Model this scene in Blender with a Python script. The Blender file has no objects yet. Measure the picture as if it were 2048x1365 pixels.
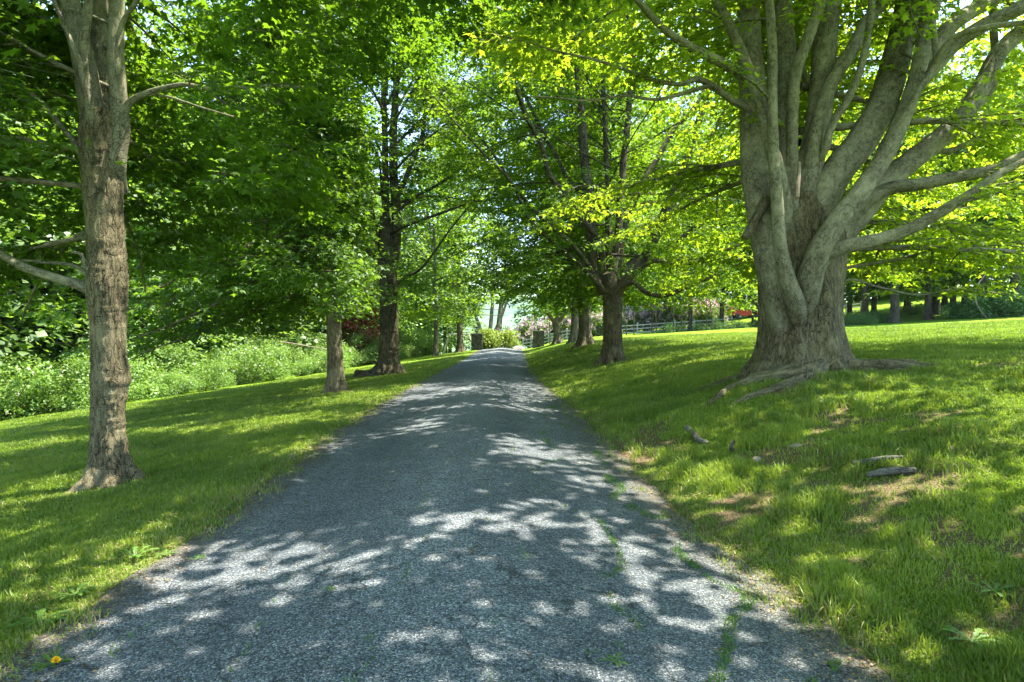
import bpy, math, random
import numpy as np
from math import radians, sin, cos, pi
random.seed(7)
RNG = np.random.default_rng(11)
C = bpy.context.scene

# ------------------------------------------------------------------ camera, sky, sun, exposure
CAMZ = 1.6
F = 1250.0
cam_d = bpy.data.cameras.new('camera'); cam = bpy.data.objects.new('camera', cam_d)
C.collection.objects.link(cam); C.camera = cam
cam.location = (0, 0, CAMZ); cam.rotation_euler = (radians(90), 0, 0)
cam_d.sensor_width = 36; cam_d.lens = 36*F/2048
cam_d.shift_y = -22.5/2048; cam_d.clip_start = 0.05; cam_d.clip_end = 6000
SUN_AZ, SUN_EL = radians(78), radians(69)          # azimuth clockwise from +Y
w = bpy.data.worlds.new('World'); C.world = w; w.use_nodes = True
nt = w.node_tree; bg = nt.nodes['Background']
sky = nt.nodes.new('ShaderNodeTexSky'); sky.sky_type = 'NISHITA'; sky.sun_disc = False
sky.sun_elevation = SUN_EL; sky.sun_rotation = SUN_AZ; sky.air_density = 1.0; sky.dust_density = 0.6
nt.links.new(sky.outputs[0], bg.inputs[0]); bg.inputs[1].default_value = 0.15
sl = bpy.data.lights.new('sun', 'SUN'); so = bpy.data.objects.new('sun', sl); C.collection.objects.link(so)
sl.energy = 4.2; sl.angle = radians(0.55); sl.color = (1.0, 0.91, 0.77)
so.location = (40, 20, 60)
so.rotation_euler = (pi/2 - SUN_EL, 0, -SUN_AZ + pi)
import mathutils
_d = mathutils.Vector((sin(SUN_AZ)*cos(SUN_EL), cos(SUN_AZ)*cos(SUN_EL), sin(SUN_EL)))
so.rotation_euler = _d.to_track_quat('Z', 'Y').to_euler()
C.view_settings.view_transform = 'Standard'; C.view_settings.look = 'None'
C.view_settings.exposure = 2.58; C.view_settings.gamma = 1.0
cy = C.cycles
cy.max_bounces = 8; cy.diffuse_bounces = 5; cy.glossy_bounces = 2; cy.transmission_bounces = 6
cy.transparent_max_bounces = 4; cy.use_denoising = True
cy.caustics_reflective = False; cy.caustics_refractive = False
cy.sample_clamp_indirect = 6.0

# ------------------------------------------------------------------ numeric helpers
def P(px, py, Y):
    """a point of the place at distance Y seen at photo pixel (px, py)"""
    return np.array([(px-1024)/F*Y, Y, CAMZ + (660-py)/F*Y])

def _h(ix, iy, iz):
    n = (ix*73856093) ^ (iy*19349663) ^ (iz*83492791)
    n = (n ^ (n >> 13)) * 1274126177
    n = n & 0x7fffffff
    n = (n ^ (n >> 16)) & 0xffff
    return n/65535.0
def vnoise(x, y, z=None):
    x = np.asarray(x, float); y = np.asarray(y, float)
    z = np.zeros_like(x) if z is None else np.asarray(z, float)
    x, y, z = np.broadcast_arrays(x, y, z)
    ix, iy, iz = np.floor(x).astype(np.int64), np.floor(y).astype(np.int64), np.floor(z).astype(np.int64)
    fx, fy, fz = x-ix, y-iy, z-iz
    fx = fx*fx*(3-2*fx); fy = fy*fy*(3-2*fy); fz = fz*fz*(3-2*fz)
    r = 0
    for a in (0, 1):
        for b in (0, 1):
            for c in (0, 1):
                wgt = (fx if a else 1-fx)*(fy if b else 1-fy)*(fz if c else 1-fz)
                r = r + wgt*_h(ix+a, iy+b, iz+c)
    return r
def fbm(x, y, z=None, oct=4):
    r, a, s, f = 0, 1.0, 0, 1.0
    for k in range(oct):
        r = r + a*vnoise(np.asarray(x)*f+17.3*k, np.asarray(y)*f-9.1*k, None if z is None else np.asarray(z)*f+5.7*k)
        s += a; a *= .5; f *= 2.03
    return r/s
def smooth(a, b, x):
    t = np.clip((x-a)/(b-a), 0, 1); return t*t*(3-2*t)

# ------------------------------------------------------------------ the lie of the land
def road_l(Y): return np.interp(Y, [-20, 0, 3, 6, 10.5, 17, 25, 50, 70, 200], [-2.2, -2.3, -2.46, -2.56, -2.8, -2.86, -2.9, -2.96, -3.3, -9])
def road_r(Y): return np.interp(Y, [-20, 0, 3, 6, 10.5, 17, 25, 50, 70, 200], [1.9, 1.85, 1.75, 1.5, 1.38, 1.08, .8, 1.0, .9, -3])
def road_z(Y): return np.interp(Y, [-30, 0, 10, 16, 26, 38, 50, 60, 66, 80, 120, 200, 400, 3000], [-.3, 0, .04, .03, -.05, -.16, -.18, -.32, -.45, -1.6, -5, -12, -20, -20])
_BY = np.array([-30, 0, 10, 22, 30, 50, 60, 90, 200, 3000.])
_BX = np.array([0, .5, 1.5, 2.7, 3.5, 6, 10, 18, 26, 40, 80, 400])
_BZ = np.array([
 [0, .08, .35, .62, .75, 1.05, 1.3, 1.7, 2.0, 2.5, 3.5, 6],
 [0, .08, .33, .60, .74, 1.05, 1.3, 1.7, 2.0, 2.5, 3.5, 6],
 [0, .10, .36, .66, .82, 1.10, 1.35, 1.75, 2.1, 2.6, 3.8, 7],
 [0, .06, .25, .48, .64, 1.0, 1.3, 1.75, 2.15, 2.7, 4.2, 9],
 [0, .12, .60, .98, 1.08, 1.2, 1.4, 1.75, 2.2, 3.0, 5, 12],
 [0, .10, .40, .70, .85, 1.15, 1.4, 1.8, 2.2, 3.4, 7, 20],
 [0, .04, .25, .55, .80, 1.1, 1.4, 1.9, 2.4, 3.9, 8, 24],
 [0, .04, .30, .80, 1.2, 2.0, 2.9, 4.0, 4.9, 7, 12, 34],
 [0, 0, .1, .2, .4, .8, 1.5, 3, 5, 9, 18, 50],
 [0, 0, .1, .2, .4, .8, 1.5, 3, 5, 9, 18, 50]])
def bank(Y, dx):
    Y = np.clip(Y, _BY[0], _BY[-1]); dx = np.clip(dx, 0, 400)
    i = np.clip(np.searchsorted(_BY, Y, 'right')-1, 0, len(_BY)-2); j = np.clip(np.searchsorted(_BX, dx, 'right')-1, 0, len(_BX)-2)
    a = (Y-_BY[i])/(_BY[i+1]-_BY[i]); b = (dx-_BX[j])/(_BX[j+1]-_BX[j])
    a = a*a*(3-2*a)
    return (_BZ[i, j]*(1-a)*(1-b)+_BZ[i+1, j]*a*(1-b)+_BZ[i, j+1]*(1-a)*b+_BZ[i+1, j+1]*a*b)
def ground_z(X, Y):
    X = np.asarray(X, float); Y = np.asarray(Y, float)
    l, r, z0 = road_l(Y), road_r(Y), road_z(Y)
    dl = np.maximum(l-X, 0); dr = np.maximum(X-r, 0)
    c = (l+r)/2+.05; hw = (r-l)/2
    u = np.clip(np.abs(X-c)/hw, 0, 1)
    crown = .17*(1-smooth(0, 1, u)**.8) - .02
    left = -.107*np.minimum(dl, 22) - .03*np.maximum(dl-22, 0).clip(0, 120) + .05*smooth(0, .6, dl)*np.exp(-dl/2)
    mic = (fbm(X*.9, Y*.9, oct=3)-.5)*.10*smooth(.3, 2, dl+dr) + (fbm(X*4, Y*4, oct=2)-.5)*.035*smooth(.1, 1, dl+dr)
    z = z0 + np.where(u < 1, crown, -.02) + left + bank(Y, dr) + mic*np.exp(-np.hypot(X, Y)/60)
    # mound at the foot of the great maple
    z = z + .16*np.exp(-((X-3.7)**2+(Y-9.3)**2)/1.2)
    return z
def gz(x, y): return float(ground_z(np.array(x), np.array(y)))
def soil_mask(X, Y):
    """bare earth, 0..1"""
    l, r = road_l(Y), road_r(Y)
    dr = X-r; dl = l-X
    n = fbm(X*1.1+3, Y*1.1, oct=4); n2 = fbm(X*5, Y*5, oct=2)
    near = .9*smooth(.50, .66, n + .3*(n2-.5)) * smooth(-.3, .2, dr)*(1-smooth(5.5, 8, dr))*(1-smooth(9, 14, Y))
    edge = np.exp(-np.maximum(dr, 0)/.28)*.55*(n2+.3)*(dr > -.2) + np.exp(-np.maximum(dl, 0)/.18)*.6*(n2+.3)*(dl > -.2)
    t = 0
    for tx, ty, rr in ((-4.6, 7.3, .75), (-5.25, 18.5, 1.0), (-5.25, 26.7, 1.3), (4.9, 10.6, 1.5), (3.6, 22, 1.3), (3.5, 30, 1.2), (3.9, 9.0, .5)):
        d = np.hypot(X-tx, Y-ty); t = np.maximum(t, np.clip(1.25-d/rr, 0, 1)*(.5+n2*.7))
    fork = smooth(.5, .7, n)*.6*np.exp(-((dl-1.5)/1.0)**2)*smooth(9, 13, Y)
    return np.clip(near+edge+t+fork, 0, 1)

# ------------------------------------------------------------------ object helpers
def tag(o, label=None, cat=None, group=None, kind=None):
    if label: o['label'] = label
    if cat: o['category'] = cat
    if group: o['group'] = group
    if kind: o['kind'] = kind
    return o
def empty(name, loc, label, cat, group=None, rz=0):
    o = bpy.data.objects.new(name, None); C.collection.objects.link(o)
    o.location = loc; o.rotation_euler[2] = rz; o.empty_display_size = .3
    return tag(o, label, cat, group)
class MB:
    """collects polygons and builds one mesh object"""
    def __init__(s): s.V = []; s.L = []; s.T = []; s.n = 0; s.A = []; s.FA = []; s.hasA = False; s.hasF = False
    def add(s, V, F, bark=None, fa=None):
        V = np.asarray(V, float).reshape(-1, 3); F = np.asarray(F, np.int64)
        s.V.append(V); s.L.append((F+s.n).ravel()); s.T.append(np.full(len(F), F.shape[1], np.int64)); s.n += len(V)
        if bark is not None: s.hasA = True
        s.A.append(np.zeros((len(V), 3)) if bark is None else bark)
        if fa is not None: s.hasF = True
        s.FA.append(np.zeros(len(F)) if fa is None else fa)
    def box(s, c, size, rz=0, taper=1.0, rot=None):
        x, y, z = [q/2 for q in size]
        V = np.array([[-x, -y, -z], [x, -y, -z], [x, y, -z], [-x, y, -z], [-x*taper, -y*taper, z], [x*taper, -y*taper, z], [x*taper, y*taper, z], [-x*taper, y*taper, z]])
        if rot is not None: V = V @ np.array(mathutils.Euler(rot).to_matrix()).T
        if rz: V = V @ np.array([[cos(rz), sin(rz), 0], [-sin(rz), cos(rz), 0], [0, 0, 1]])
        s.add(V+np.array(c), [[0, 3, 2, 1], [4, 5, 6, 7], [0, 1, 5, 4], [1, 2, 6, 5], [2, 3, 7, 6], [3, 0, 4, 7]]); return s
    def build(s, name, mat, parent=None, smooth_=True, origin=None, bevel=0):
        me = bpy.data.meshes.new(name)
        V = np.concatenate(s.V) if s.V else np.zeros((0, 3)); L = np.concatenate(s.L); T = np.concatenate(s.T)
        off = np.zeros(3) if origin is None else np.asarray(origin, float)
        if parent is not None and origin is None:
            off = np.array(parent.location)
            if parent.parent: off = off+np.array(parent.parent.location)
        me.vertices.add(len(V)); me.vertices.foreach_set('co', (V-off).astype(np.float32).ravel())
        me.loops.add(len(L)); me.loops.foreach_set('vertex_index', L.astype(np.int32))
        me.polygons.add(len(T)); st = np.concatenate([[0], np.cumsum(T)[:-1]])
        me.polygons.foreach_set('loop_start', st.astype(np.int32)); me.polygons.foreach_set('loop_total', T.astype(np.int32))
        me.polygons.foreach_set('use_smooth', np.full(len(T), smooth_))
        me.update(calc_edges=True)
        if s.hasA:
            a = me.attributes.new('bark', 'FLOAT_VECTOR', 'POINT'); a.data.foreach_set('vector', np.concatenate(s.A).astype(np.float32).ravel())
        if s.hasF:
            a = me.attributes.new('lv', 'FLOAT', 'FACE'); a.data.foreach_set('value', np.concatenate(s.FA).astype(np.float32))
        me.materials.append(mat)
        o = bpy.data.objects.new(name, me); C.collection.objects.link(o)
        if parent is not None: o.parent = parent
        elif origin is not None: o.location = tuple(off)
        if bevel:
            b = o.modifiers.new('bevel', 'BEVEL'); b.width = bevel; b.segments = 2; b.limit_method = 'ANGLE'
        return o

def resample(pts, rad, step):
    pts = np.asarray(pts, float); rad = np.asarray(rad, float); n = len(pts)
    if n == 2: pts = np.array([pts[0], (pts[0]+pts[1])/2, pts[1]]); rad = np.array([rad[0], rad.mean(), rad[1]]); n = 3
    d = np.linalg.norm(np.diff(pts, axis=0), axis=1); s = np.concatenate([[0], np.cumsum(d)])
    m = max(3, int(s[-1]/step)+1); q = np.linspace(0, s[-1], m)
    tan = np.gradient(pts, s, axis=0)
    i = np.clip(np.searchsorted(s, q, 'right')-1, 0, n-2); h = (s[i+1]-s[i]); t = ((q-s[i])/h)[:, None]; h = h[:, None]
    out = (2*t**3-3*t**2+1)*pts[i]+(t**3-2*t**2+t)*h*tan[i]+(-2*t**3+3*t**2)*pts[i+1]+(t**3-t**2)*h*tan[i+1]
    return out, np.interp(q, s, rad), q
def frames(p):
    t = np.gradient(p, axis=0); t /= np.linalg.norm(t, axis=1)[:, None]+1e-9
    n = np.zeros_like(t); a = np.array([0, 1., 0]) if abs(t[0][1]) < .8 else np.array([1., 0, 0])
    v = a-t[0]*a.dot(t[0]); v /= np.linalg.norm(v); n[0] = v
    for i in range(1, len(p)):
        v = n[i-1]-t[i]*n[i-1].dot(t[i]); n[i] = v/np.linalg.norm(v)
    return t, n, np.cross(t, n)
def tube(mb, pts, rad, nseg=8, step=.25, amp=0, flute=None, seed=0, cap=True):
    """a limb: swept rings with bark relief; flute(theta, q, p) multiplies the radius"""
    p, r, q = resample(pts, rad, step); t, n, b = frames(p)
    th = np.linspace(0, 2*pi, nseg, endpoint=False)
    R = r[:, None]*np.ones(nseg)
    if flute is not None: R = R*flute(th[None, :], q[:, None], p)
    cx, sx = np.cos(th)[None, :], np.sin(th)[None, :]
    bx, by, bz = R*cx+seed, R*sx, q[:, None]*np.ones(nseg)+seed*3.1
    if amp:
        rr = r[:, None]
        big = (fbm(bx/rr*1.1, by/rr*1.1, bz/rr*.5, oct=3)-.5)*.30
        ridge = 1-np.abs(2*fbm(bx*22, by*22, bz*4.5, oct=3)-1)*2
        R = R*(1+big*min(1, amp*40)) + amp*(ridge-.6)
    V = p[:, None, :]+R[..., None]*(cx[..., None]*n[:, None, :]+sx[..., None]*b[:, None, :])
    m = len(p); V = V.reshape(-1, 3); k = np.arange(nseg); i = np.arange(m-1)[:, None]*nseg
    F = np.stack([i+k, i+(k+1) % nseg, i+nseg+(k+1) % nseg, i+nseg+k], -1).reshape(-1, 4)
    mb.add(V, F, np.stack([bx, by, bz], -1).reshape(-1, 3))
    if cap and r[-1] > .012:
        c = p[-1]+t[-1]*r[-1]*.3; base = (m-1)*nseg
        mb.add(np.vstack([V[base:base+nseg], c]), np.stack([k, (k+1) % nseg, np.full(nseg, nseg)], -1),
               np.vstack([np.stack([bx, by, bz], -1).reshape(-1, 3)[base:base+nseg], [bx[-1].mean(), by[-1].mean(), bz[-1, 0]]]))
def many_twigs(mb, A, B, ra, rb):
    """many thin straight three-sided twigs at once"""
    A = np.asarray(A); B = np.asarray(B); N = len(A)
    if N == 0: return
    t = B-A; t /= np.linalg.norm(t, axis=1)[:, None]+1e-9
    up = np.where(np.abs(t[:, 2:3]) > .9, np.array([[1., 0, 0]]), np.array([[0, 0, 1.]]))
    n = np.cross(t, up); n /= np.linalg.norm(n, axis=1)[:, None]+1e-9; b = np.cross(t, n)
    vs = []
    for c, r in ((A, ra), (B, rb)):
        for k in range(3):
            a = 2*pi*k/3; vs.append(c+r*(cos(a)*n+sin(a)*b))
    V = np.stack(vs, 1).reshape(-1, 3); o = np.arange(N)[:, None]*6
    F = np.concatenate([o+np.array([[k, (k+1) % 3, 3+(k+1) % 3, 3+k]]) for k in range(3)])
    mb.add(V, F, V.copy())

LEAF = [
 (np.array([[0, .3, -.05], [0, 0, 0], [.36, -.03, -.05], [.24, .2, .0], [.56, .46, -.12], [.2, .5, .02], [0, 1, -.16], [-.2, .5, .02], [-.56, .46, -.12], [-.24, .2, 0], [-.36, -.03, -.05]]),
  np.array([[0, 1+k, 1+(k+1) % 10] for k in range(10)])),
 (np.array([[0, 0, 0], [.5, .32, -.1], [.17, .48, .02], [0, 1, -.15], [-.17, .48, .02], [-.5, .32, -.1]]),
  np.array([[0, 1, 2], [0, 2, 3], [0, 3, 4], [0, 4, 5]])),
 (np.array([[0, 0, 0], [.46, .45, -.1], [0, 1, -.05], [-.46, .45, -.1]]), np.array([[0, 1, 2], [0, 2, 3]]))]
def leaves(mb, pos, tip, nrm, size, lod, val):
    N = len(pos)
    if N == 0: return
    T, F = LEAF[lod]
    tip = tip/(np.linalg.norm(tip, axis=1)[:, None]+1e-9)
    s = np.cross(tip, nrm); s /= np.linalg.norm(s, axis=1)[:, None]+1e-9; u = np.cross(s, tip)
    curl = RNG.uniform(.3, 2.2, N)[:, None, None]
    V = pos[:, None]+size[:, None, None]*(T[None, :, 0:1]*s[:, None]+T[None, :, 1:2]*tip[:, None]+T[None, :, 2:3]*curl*u[:, None])
    k = len(T); FF = (np.arange(N)[:, None, None]*k+F[None]).reshape(-1, 3)
    mb.add(V.reshape(-1, 3), FF, fa=np.repeat(val, len(F)))

# ------------------------------------------------------------------ materials
def mat(name):
    m = bpy.data.materials.new(name); m.use_nodes = True; n = m.node_tree.nodes
    return m, m.node_tree, n['Principled BSDF']
def node(t, kind, **kw):
    n = t.nodes.new(kind)
    for k, v in kw.items():
        if k.startswith('i_'): n.inputs[k[2:].replace('_', ' ')].default_value = v
        else: setattr(n, k, v)
    return n
def ramp(t, fac, stops):
    n = t.nodes.new('ShaderNodeValToRGB'); e = n.color_ramp.elements
    while len(e) < len(stops): e.new(.5)
    for k, (p, c) in enumerate(stops): e[k].position = p; e[k].color = (*c, 1)
    t.links.new(fac, n.inputs[0]); return n
def mixc(t, f, a, b, mode='MIX'):
    n = t.nodes.new('ShaderNodeMix'); n.data_type = 'RGBA'; n.blend_type = mode
    for s, v in ((n.inputs[0], f), (n.inputs[6], a), (n.inputs[7], b)):
        if isinstance(v, (int, float)): s.default_value = v
        elif isinstance(v, tuple): s.default_value = (*v, 1)
        else: t.links.new(v, s)
    return n.outputs[2]
def plain(name, col, rough=.6, metal=0, noise=0, scale=8):
    m, t, b = mat(name); b.inputs['Base Color'].default_value = (*col, 1); b.inputs['Roughness'].default_value = rough; b.inputs['Metallic'].default_value = metal
    if noise:
        tc = node(t, 'ShaderNodeTexCoord'); nz = node(t, 'ShaderNodeTexNoise', i_Scale=scale, i_Detail=5.0)
        t.links.new(tc.outputs['Object'], nz.inputs['Vector'])
        r = ramp(t, nz.outputs[0], [(.3, tuple(c*(1-noise) for c in col)), (.7, tuple(min(1, c*(1+noise)) for c in col))])
        t.links.new(r.outputs[0], b.inputs['Base Color'])
    return m
def leaf_mat(name, dark, light, trans, tw=.5, gloss=.06, rnd=.25):
    m = bpy.data.materials.new(name); m.use_nodes = True; t = m.node_tree; t.nodes.clear()
    at = node(t, 'ShaderNodeAttribute', attribute_name='lv')
    oi = node(t, 'ShaderNodeObjectInfo')
    r = ramp(t, at.outputs['Fac'], [(0, dark), (1, light)])
    tr = ramp(t, at.outputs['Fac'], [(0, tuple(c*.75 for c in trans)), (1, tuple(min(1, c*1.2) for c in trans))])
    hs = node(t, 'ShaderNodeHueSaturation')
    mr = node(t, 'ShaderNodeMapRange'); mr.inputs[3].default_value = 1-rnd; mr.inputs[4].default_value = 1+rnd
    t.links.new(oi.outputs['Random'], mr.inputs[0]); t.links.new(mr.outputs[0], hs.inputs['Value']); t.links.new(r.outputs[0], hs.inputs['Color'])
    d = node(t, 'ShaderNodeBsdfDiffuse'); tl = node(t, 'ShaderNodeBsdfTranslucent'); g = node(t, 'ShaderNodeBsdfGlossy'); g.inputs['Roughness'].default_value = .5
    g.inputs['Color'].default_value = (.45, .5, .5, 1)
    t.links.new(hs.outputs[0], d.inputs[0]); t.links.new(tr.outputs[0], tl.inputs[0])
    m1 = node(t, 'ShaderNodeMixShader'); m1.inputs[0].default_value = tw
    m2 = node(t, 'ShaderNodeMixShader'); m2.inputs[0].default_value = gloss
    o = node(t, 'ShaderNodeOutputMaterial')
    t.links.new(d.outputs[0], m1.inputs[1]); t.links.new(tl.outputs[0], m1.inputs[2]); t.links.new(m1.outputs[0], m2.inputs[1]); t.links.new(g.outputs[0], m2.inputs[2]); t.links.new(m2.outputs[0], o.inputs[0])
    return m
def bark_mat(name, furrow, mid, pale, lichen=.3, scale=1.0, bump=.02, zs=.28):
    m, t, b = mat(name)
    at = node(t, 'ShaderNodeAttribute', attribute_name='bark')
    mp = node(t, 'ShaderNodeMapping'); mp.inputs['Scale'].default_value = (1, 1, zs); t.links.new(at.outputs['Vector'], mp.inputs[0])
    nz = node(t, 'ShaderNodeTexNoise', i_Scale=16.0*scale, i_Detail=7.0, i_Roughness=.65, i_Distortion=.6); t.links.new(mp.outputs[0], nz.inputs[0])
    vo = node(t, 'ShaderNodeTexVoronoi', feature='DISTANCE_TO_EDGE', i_Scale=20.0*scale)
    wv = node(t, 'ShaderNodeTexNoise', i_Scale=9.0, i_Detail=3.0); t.links.new(mp.outputs[0], wv.inputs[0])
    ad = node(t, 'ShaderNodeVectorMath', operation='MULTIPLY_ADD'); ad.inputs[1].default_value = (.12, .12, .12); t.links.new(wv.outputs['Color'], ad.inputs[0]); t.links.new(mp.outputs[0], ad.inputs[2]); t.links.new(ad.outputs[0], vo.inputs[0])
    fine = node(t, 'ShaderNodeTexNoise', i_Scale=90.0, i_Detail=4.0, i_Roughness=.7); t.links.new(at.outputs['Vector'], fine.inputs[0])
    big = node(t, 'ShaderNodeTexNoise', i_Scale=2.2, i_Detail=5.0, i_Roughness=.6); t.links.new(at.outputs['Vector'], big.inputs[0])
    r = ramp(t, nz.outputs[0], [(.30, furrow), (.46, mid), (.68, pale)])
    fr = ramp(t, vo.outputs[0], [(0, (0, 0, 0)), (.05, (1, 1, 1))])
    bz = ramp(t, big.outputs[0], [(.42, (0, 0, 0)), (.6, (1, 1, 1))])
    fx = node(t, 'ShaderNodeMath', operation='MAXIMUM'); t.links.new(fr.outputs[0], fx.inputs[0]); t.links.new(bz.outputs[0], fx.inputs[1])
    fx2 = node(t, 'ShaderNodeMath', operation='SUBTRACT'); fx2.inputs[0].default_value = 1; t.links.new(fx.outputs[0], fx2.inputs[1])
    c = mixc(t, fx2.outputs[0], r.outputs[0], furrow)
    lr = ramp(t, fine.outputs[0], [(.52, (0, 0, 0)), (.64, (lichen,)*3)])
    c = mixc(t, lr.outputs[0], c, (.30, .33, .24))
    sp = ramp(t, fine.outputs[0], [(.34, (.40,)*3), (.50, (1, 1, 1))])
    c = mixc(t, 1.0, c, sp.outputs[0], 'MULTIPLY')
    tone = ramp(t, big.outputs[0], [(.3, (.70, .66, .60)), (.65, (1.15, 1.13, 1.02))])
    c = mixc(t, 1.0, c, tone.outputs[0], 'MULTIPLY')
    t.links.new(c, b.inputs['Base Color']); b.inputs['Roughness'].default_value = .9; b.inputs['Specular IOR Level'].default_value = .15
    hm = node(t, 'ShaderNodeMath', operation='MULTIPLY_ADD'); hm.inputs[1].default_value = .8; t.links.new(nz.outputs[0], hm.inputs[0]); t.links.new(fx.outputs[0], hm.inputs[2])
    hm2 = node(t, 'ShaderNodeMath', operation='MULTIPLY_ADD'); hm2.inputs[1].default_value = .25; t.links.new(fine.outputs[0], hm2.inputs[0]); t.links.new(hm.outputs[0], hm2.inputs[2])
    bp = node(t, 'ShaderNodeBump', i_Strength=.8, i_Distance=bump); t.links.new(hm2.outputs[0], bp.inputs['Height']); t.links.new(bp.outputs[0], b.inputs['Normal'])
    return m
M = {}
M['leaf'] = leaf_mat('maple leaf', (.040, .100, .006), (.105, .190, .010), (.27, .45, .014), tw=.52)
M['leaf_shade'] = leaf_mat('shade toned maple leaf', (.030, .085, .006), (.09, .17, .010), (.19, .36, .012), tw=.5)  # same maple leaf with the left row's shade put into a darker colour
M['leaf_bright'] = leaf_mat('sunlit toned maple leaf', (.065, .135, .008), (.16, .25, .014), (.42, .58, .02), tw=.56)  # same maple leaf with sunlight put into a brighter colour
M['leaf_far'] = leaf_mat('woodland leaf', (.05, .11, .016), (.14, .24, .035), (.24, .40, .035), tw=.48, rnd=.3)
M['leaf_lime'] = leaf_mat('lime shrub leaf', (.12, .20, .02), (.28, .36, .04), (.35, .45, .05), tw=.4)
M['leaf_red'] = leaf_mat('red leaf', (.10, .015, .01), (.22, .05, .03), (.4, .05, .03), tw=.4)
M['shrub'] = leaf_mat('hedge leaf', (.07, .15, .025), (.16, .27, .045), (.26, .42, .05), tw=.45, rnd=.45)
M['blossom_white'] = leaf_mat('white blossom', (.6, .6, .5), (.85, .85, .78), (.4, .4, .35), tw=.3)
M['blossom_pink'] = leaf_mat('pink blossom', (.62, .32, .48), (.85, .62, .74), (.5, .3, .4), tw=.3)
M['grass'] = leaf_mat('grass blade', (.065, .135, .014), (.26, .33, .04), (.28, .40, .03), tw=.42, gloss=.05, rnd=0)
M['straw'] = leaf_mat('dry grass', (.20, .17, .06), (.42, .36, .18), (.2, .18, .08), tw=.25, rnd=0)
M['litter'] = leaf_mat('leaf litter', (.07, .045, .02), (.22, .16, .08), (.1, .07, .03), tw=.1, rnd=0)
M['weed'] = leaf_mat('weed leaf', (.05, .12, .02), (.12, .22, .04), (.14, .28, .03), tw=.35, rnd=0)
M['bark_grey'] = bark_mat('smooth grey maple bark', (.060, .056, .040), (.17, .165, .12), (.27, .265, .20), .55, .8, .012, .75)
M['bark'] = bark_mat('furrowed maple bark', (.028, .023, .014), (.120, .104, .066), (.23, .205, .135), .45, 1.0, .06)
M['bark_dark'] = bark_mat('dark weathered maple bark', (.015, .012, .008), (.068, .058, .038), (.15, .13, .085), .3, 1.0, .05)
M['bark_far'] = bark_mat('woodland bark', (.02, .017, .012), (.07, .06, .042), (.13, .115, .085), .1, .5, .03)

def ground_material():
    m, t, b = mat('lawn ground')
    geo = node(t, 'ShaderNodeNewGeometry'); s = node(t, 'ShaderNodeAttribute', attribute_name='soil')
    n1 = node(t, 'ShaderNodeTexNoise', i_Scale=.35, i_Detail=5.0); n2 = node(t, 'ShaderNodeTexNoise', i_Scale=9.0, i_Detail=6.0, i_Roughness=.7); n3 = node(t, 'ShaderNodeTexNoise', i_Scale=70.0, i_Detail=4.0, i_Roughness=.75)
    for n in (n1, n2, n3): t.links.new(geo.outputs['Position'], n.inputs[0])
    g = ramp(t, n3.outputs[0], [(.32, (.035, .080, .007)), (.5, (.11, .195, .015)), (.7, (.25, .33, .04))])
    big = ramp(t, n1.outputs[0], [(.35, (.85, .95, .8)), (.65, (1.2, 1.1, 1.0))]); c = mixc(t, 1.0, g.outputs[0], big.outputs[0], 'MULTIPLY')
    md = ramp(t, n2.outputs[0], [(.3, (.7, .78, .7)), (.7, (1.2, 1.15, 1.0))]); c = mixc(t, 1.0, c, md.outputs[0], 'MULTIPLY')
    e = ramp(t, n3.outputs[0], [(.3, (.035, .024, .014)), (.5, (.12, .085, .05)), (.72, (.30, .24, .16))])
    c = mixc(t, s.outputs['Fac'], c, e.outputs[0])
    t.links.new(c, b.inputs['Base Color']); b.inputs['Roughness'].default_value = .95; b.inputs['Specular IOR Level'].default_value = .1
    bp = node(t, 'ShaderNodeBump', i_Strength=.7, i_Distance=.05); t.links.new(n3.outputs[0], bp.inputs['Height']); t.links.new(bp.outputs[0], b.inputs['Normal'])
    return m
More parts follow.
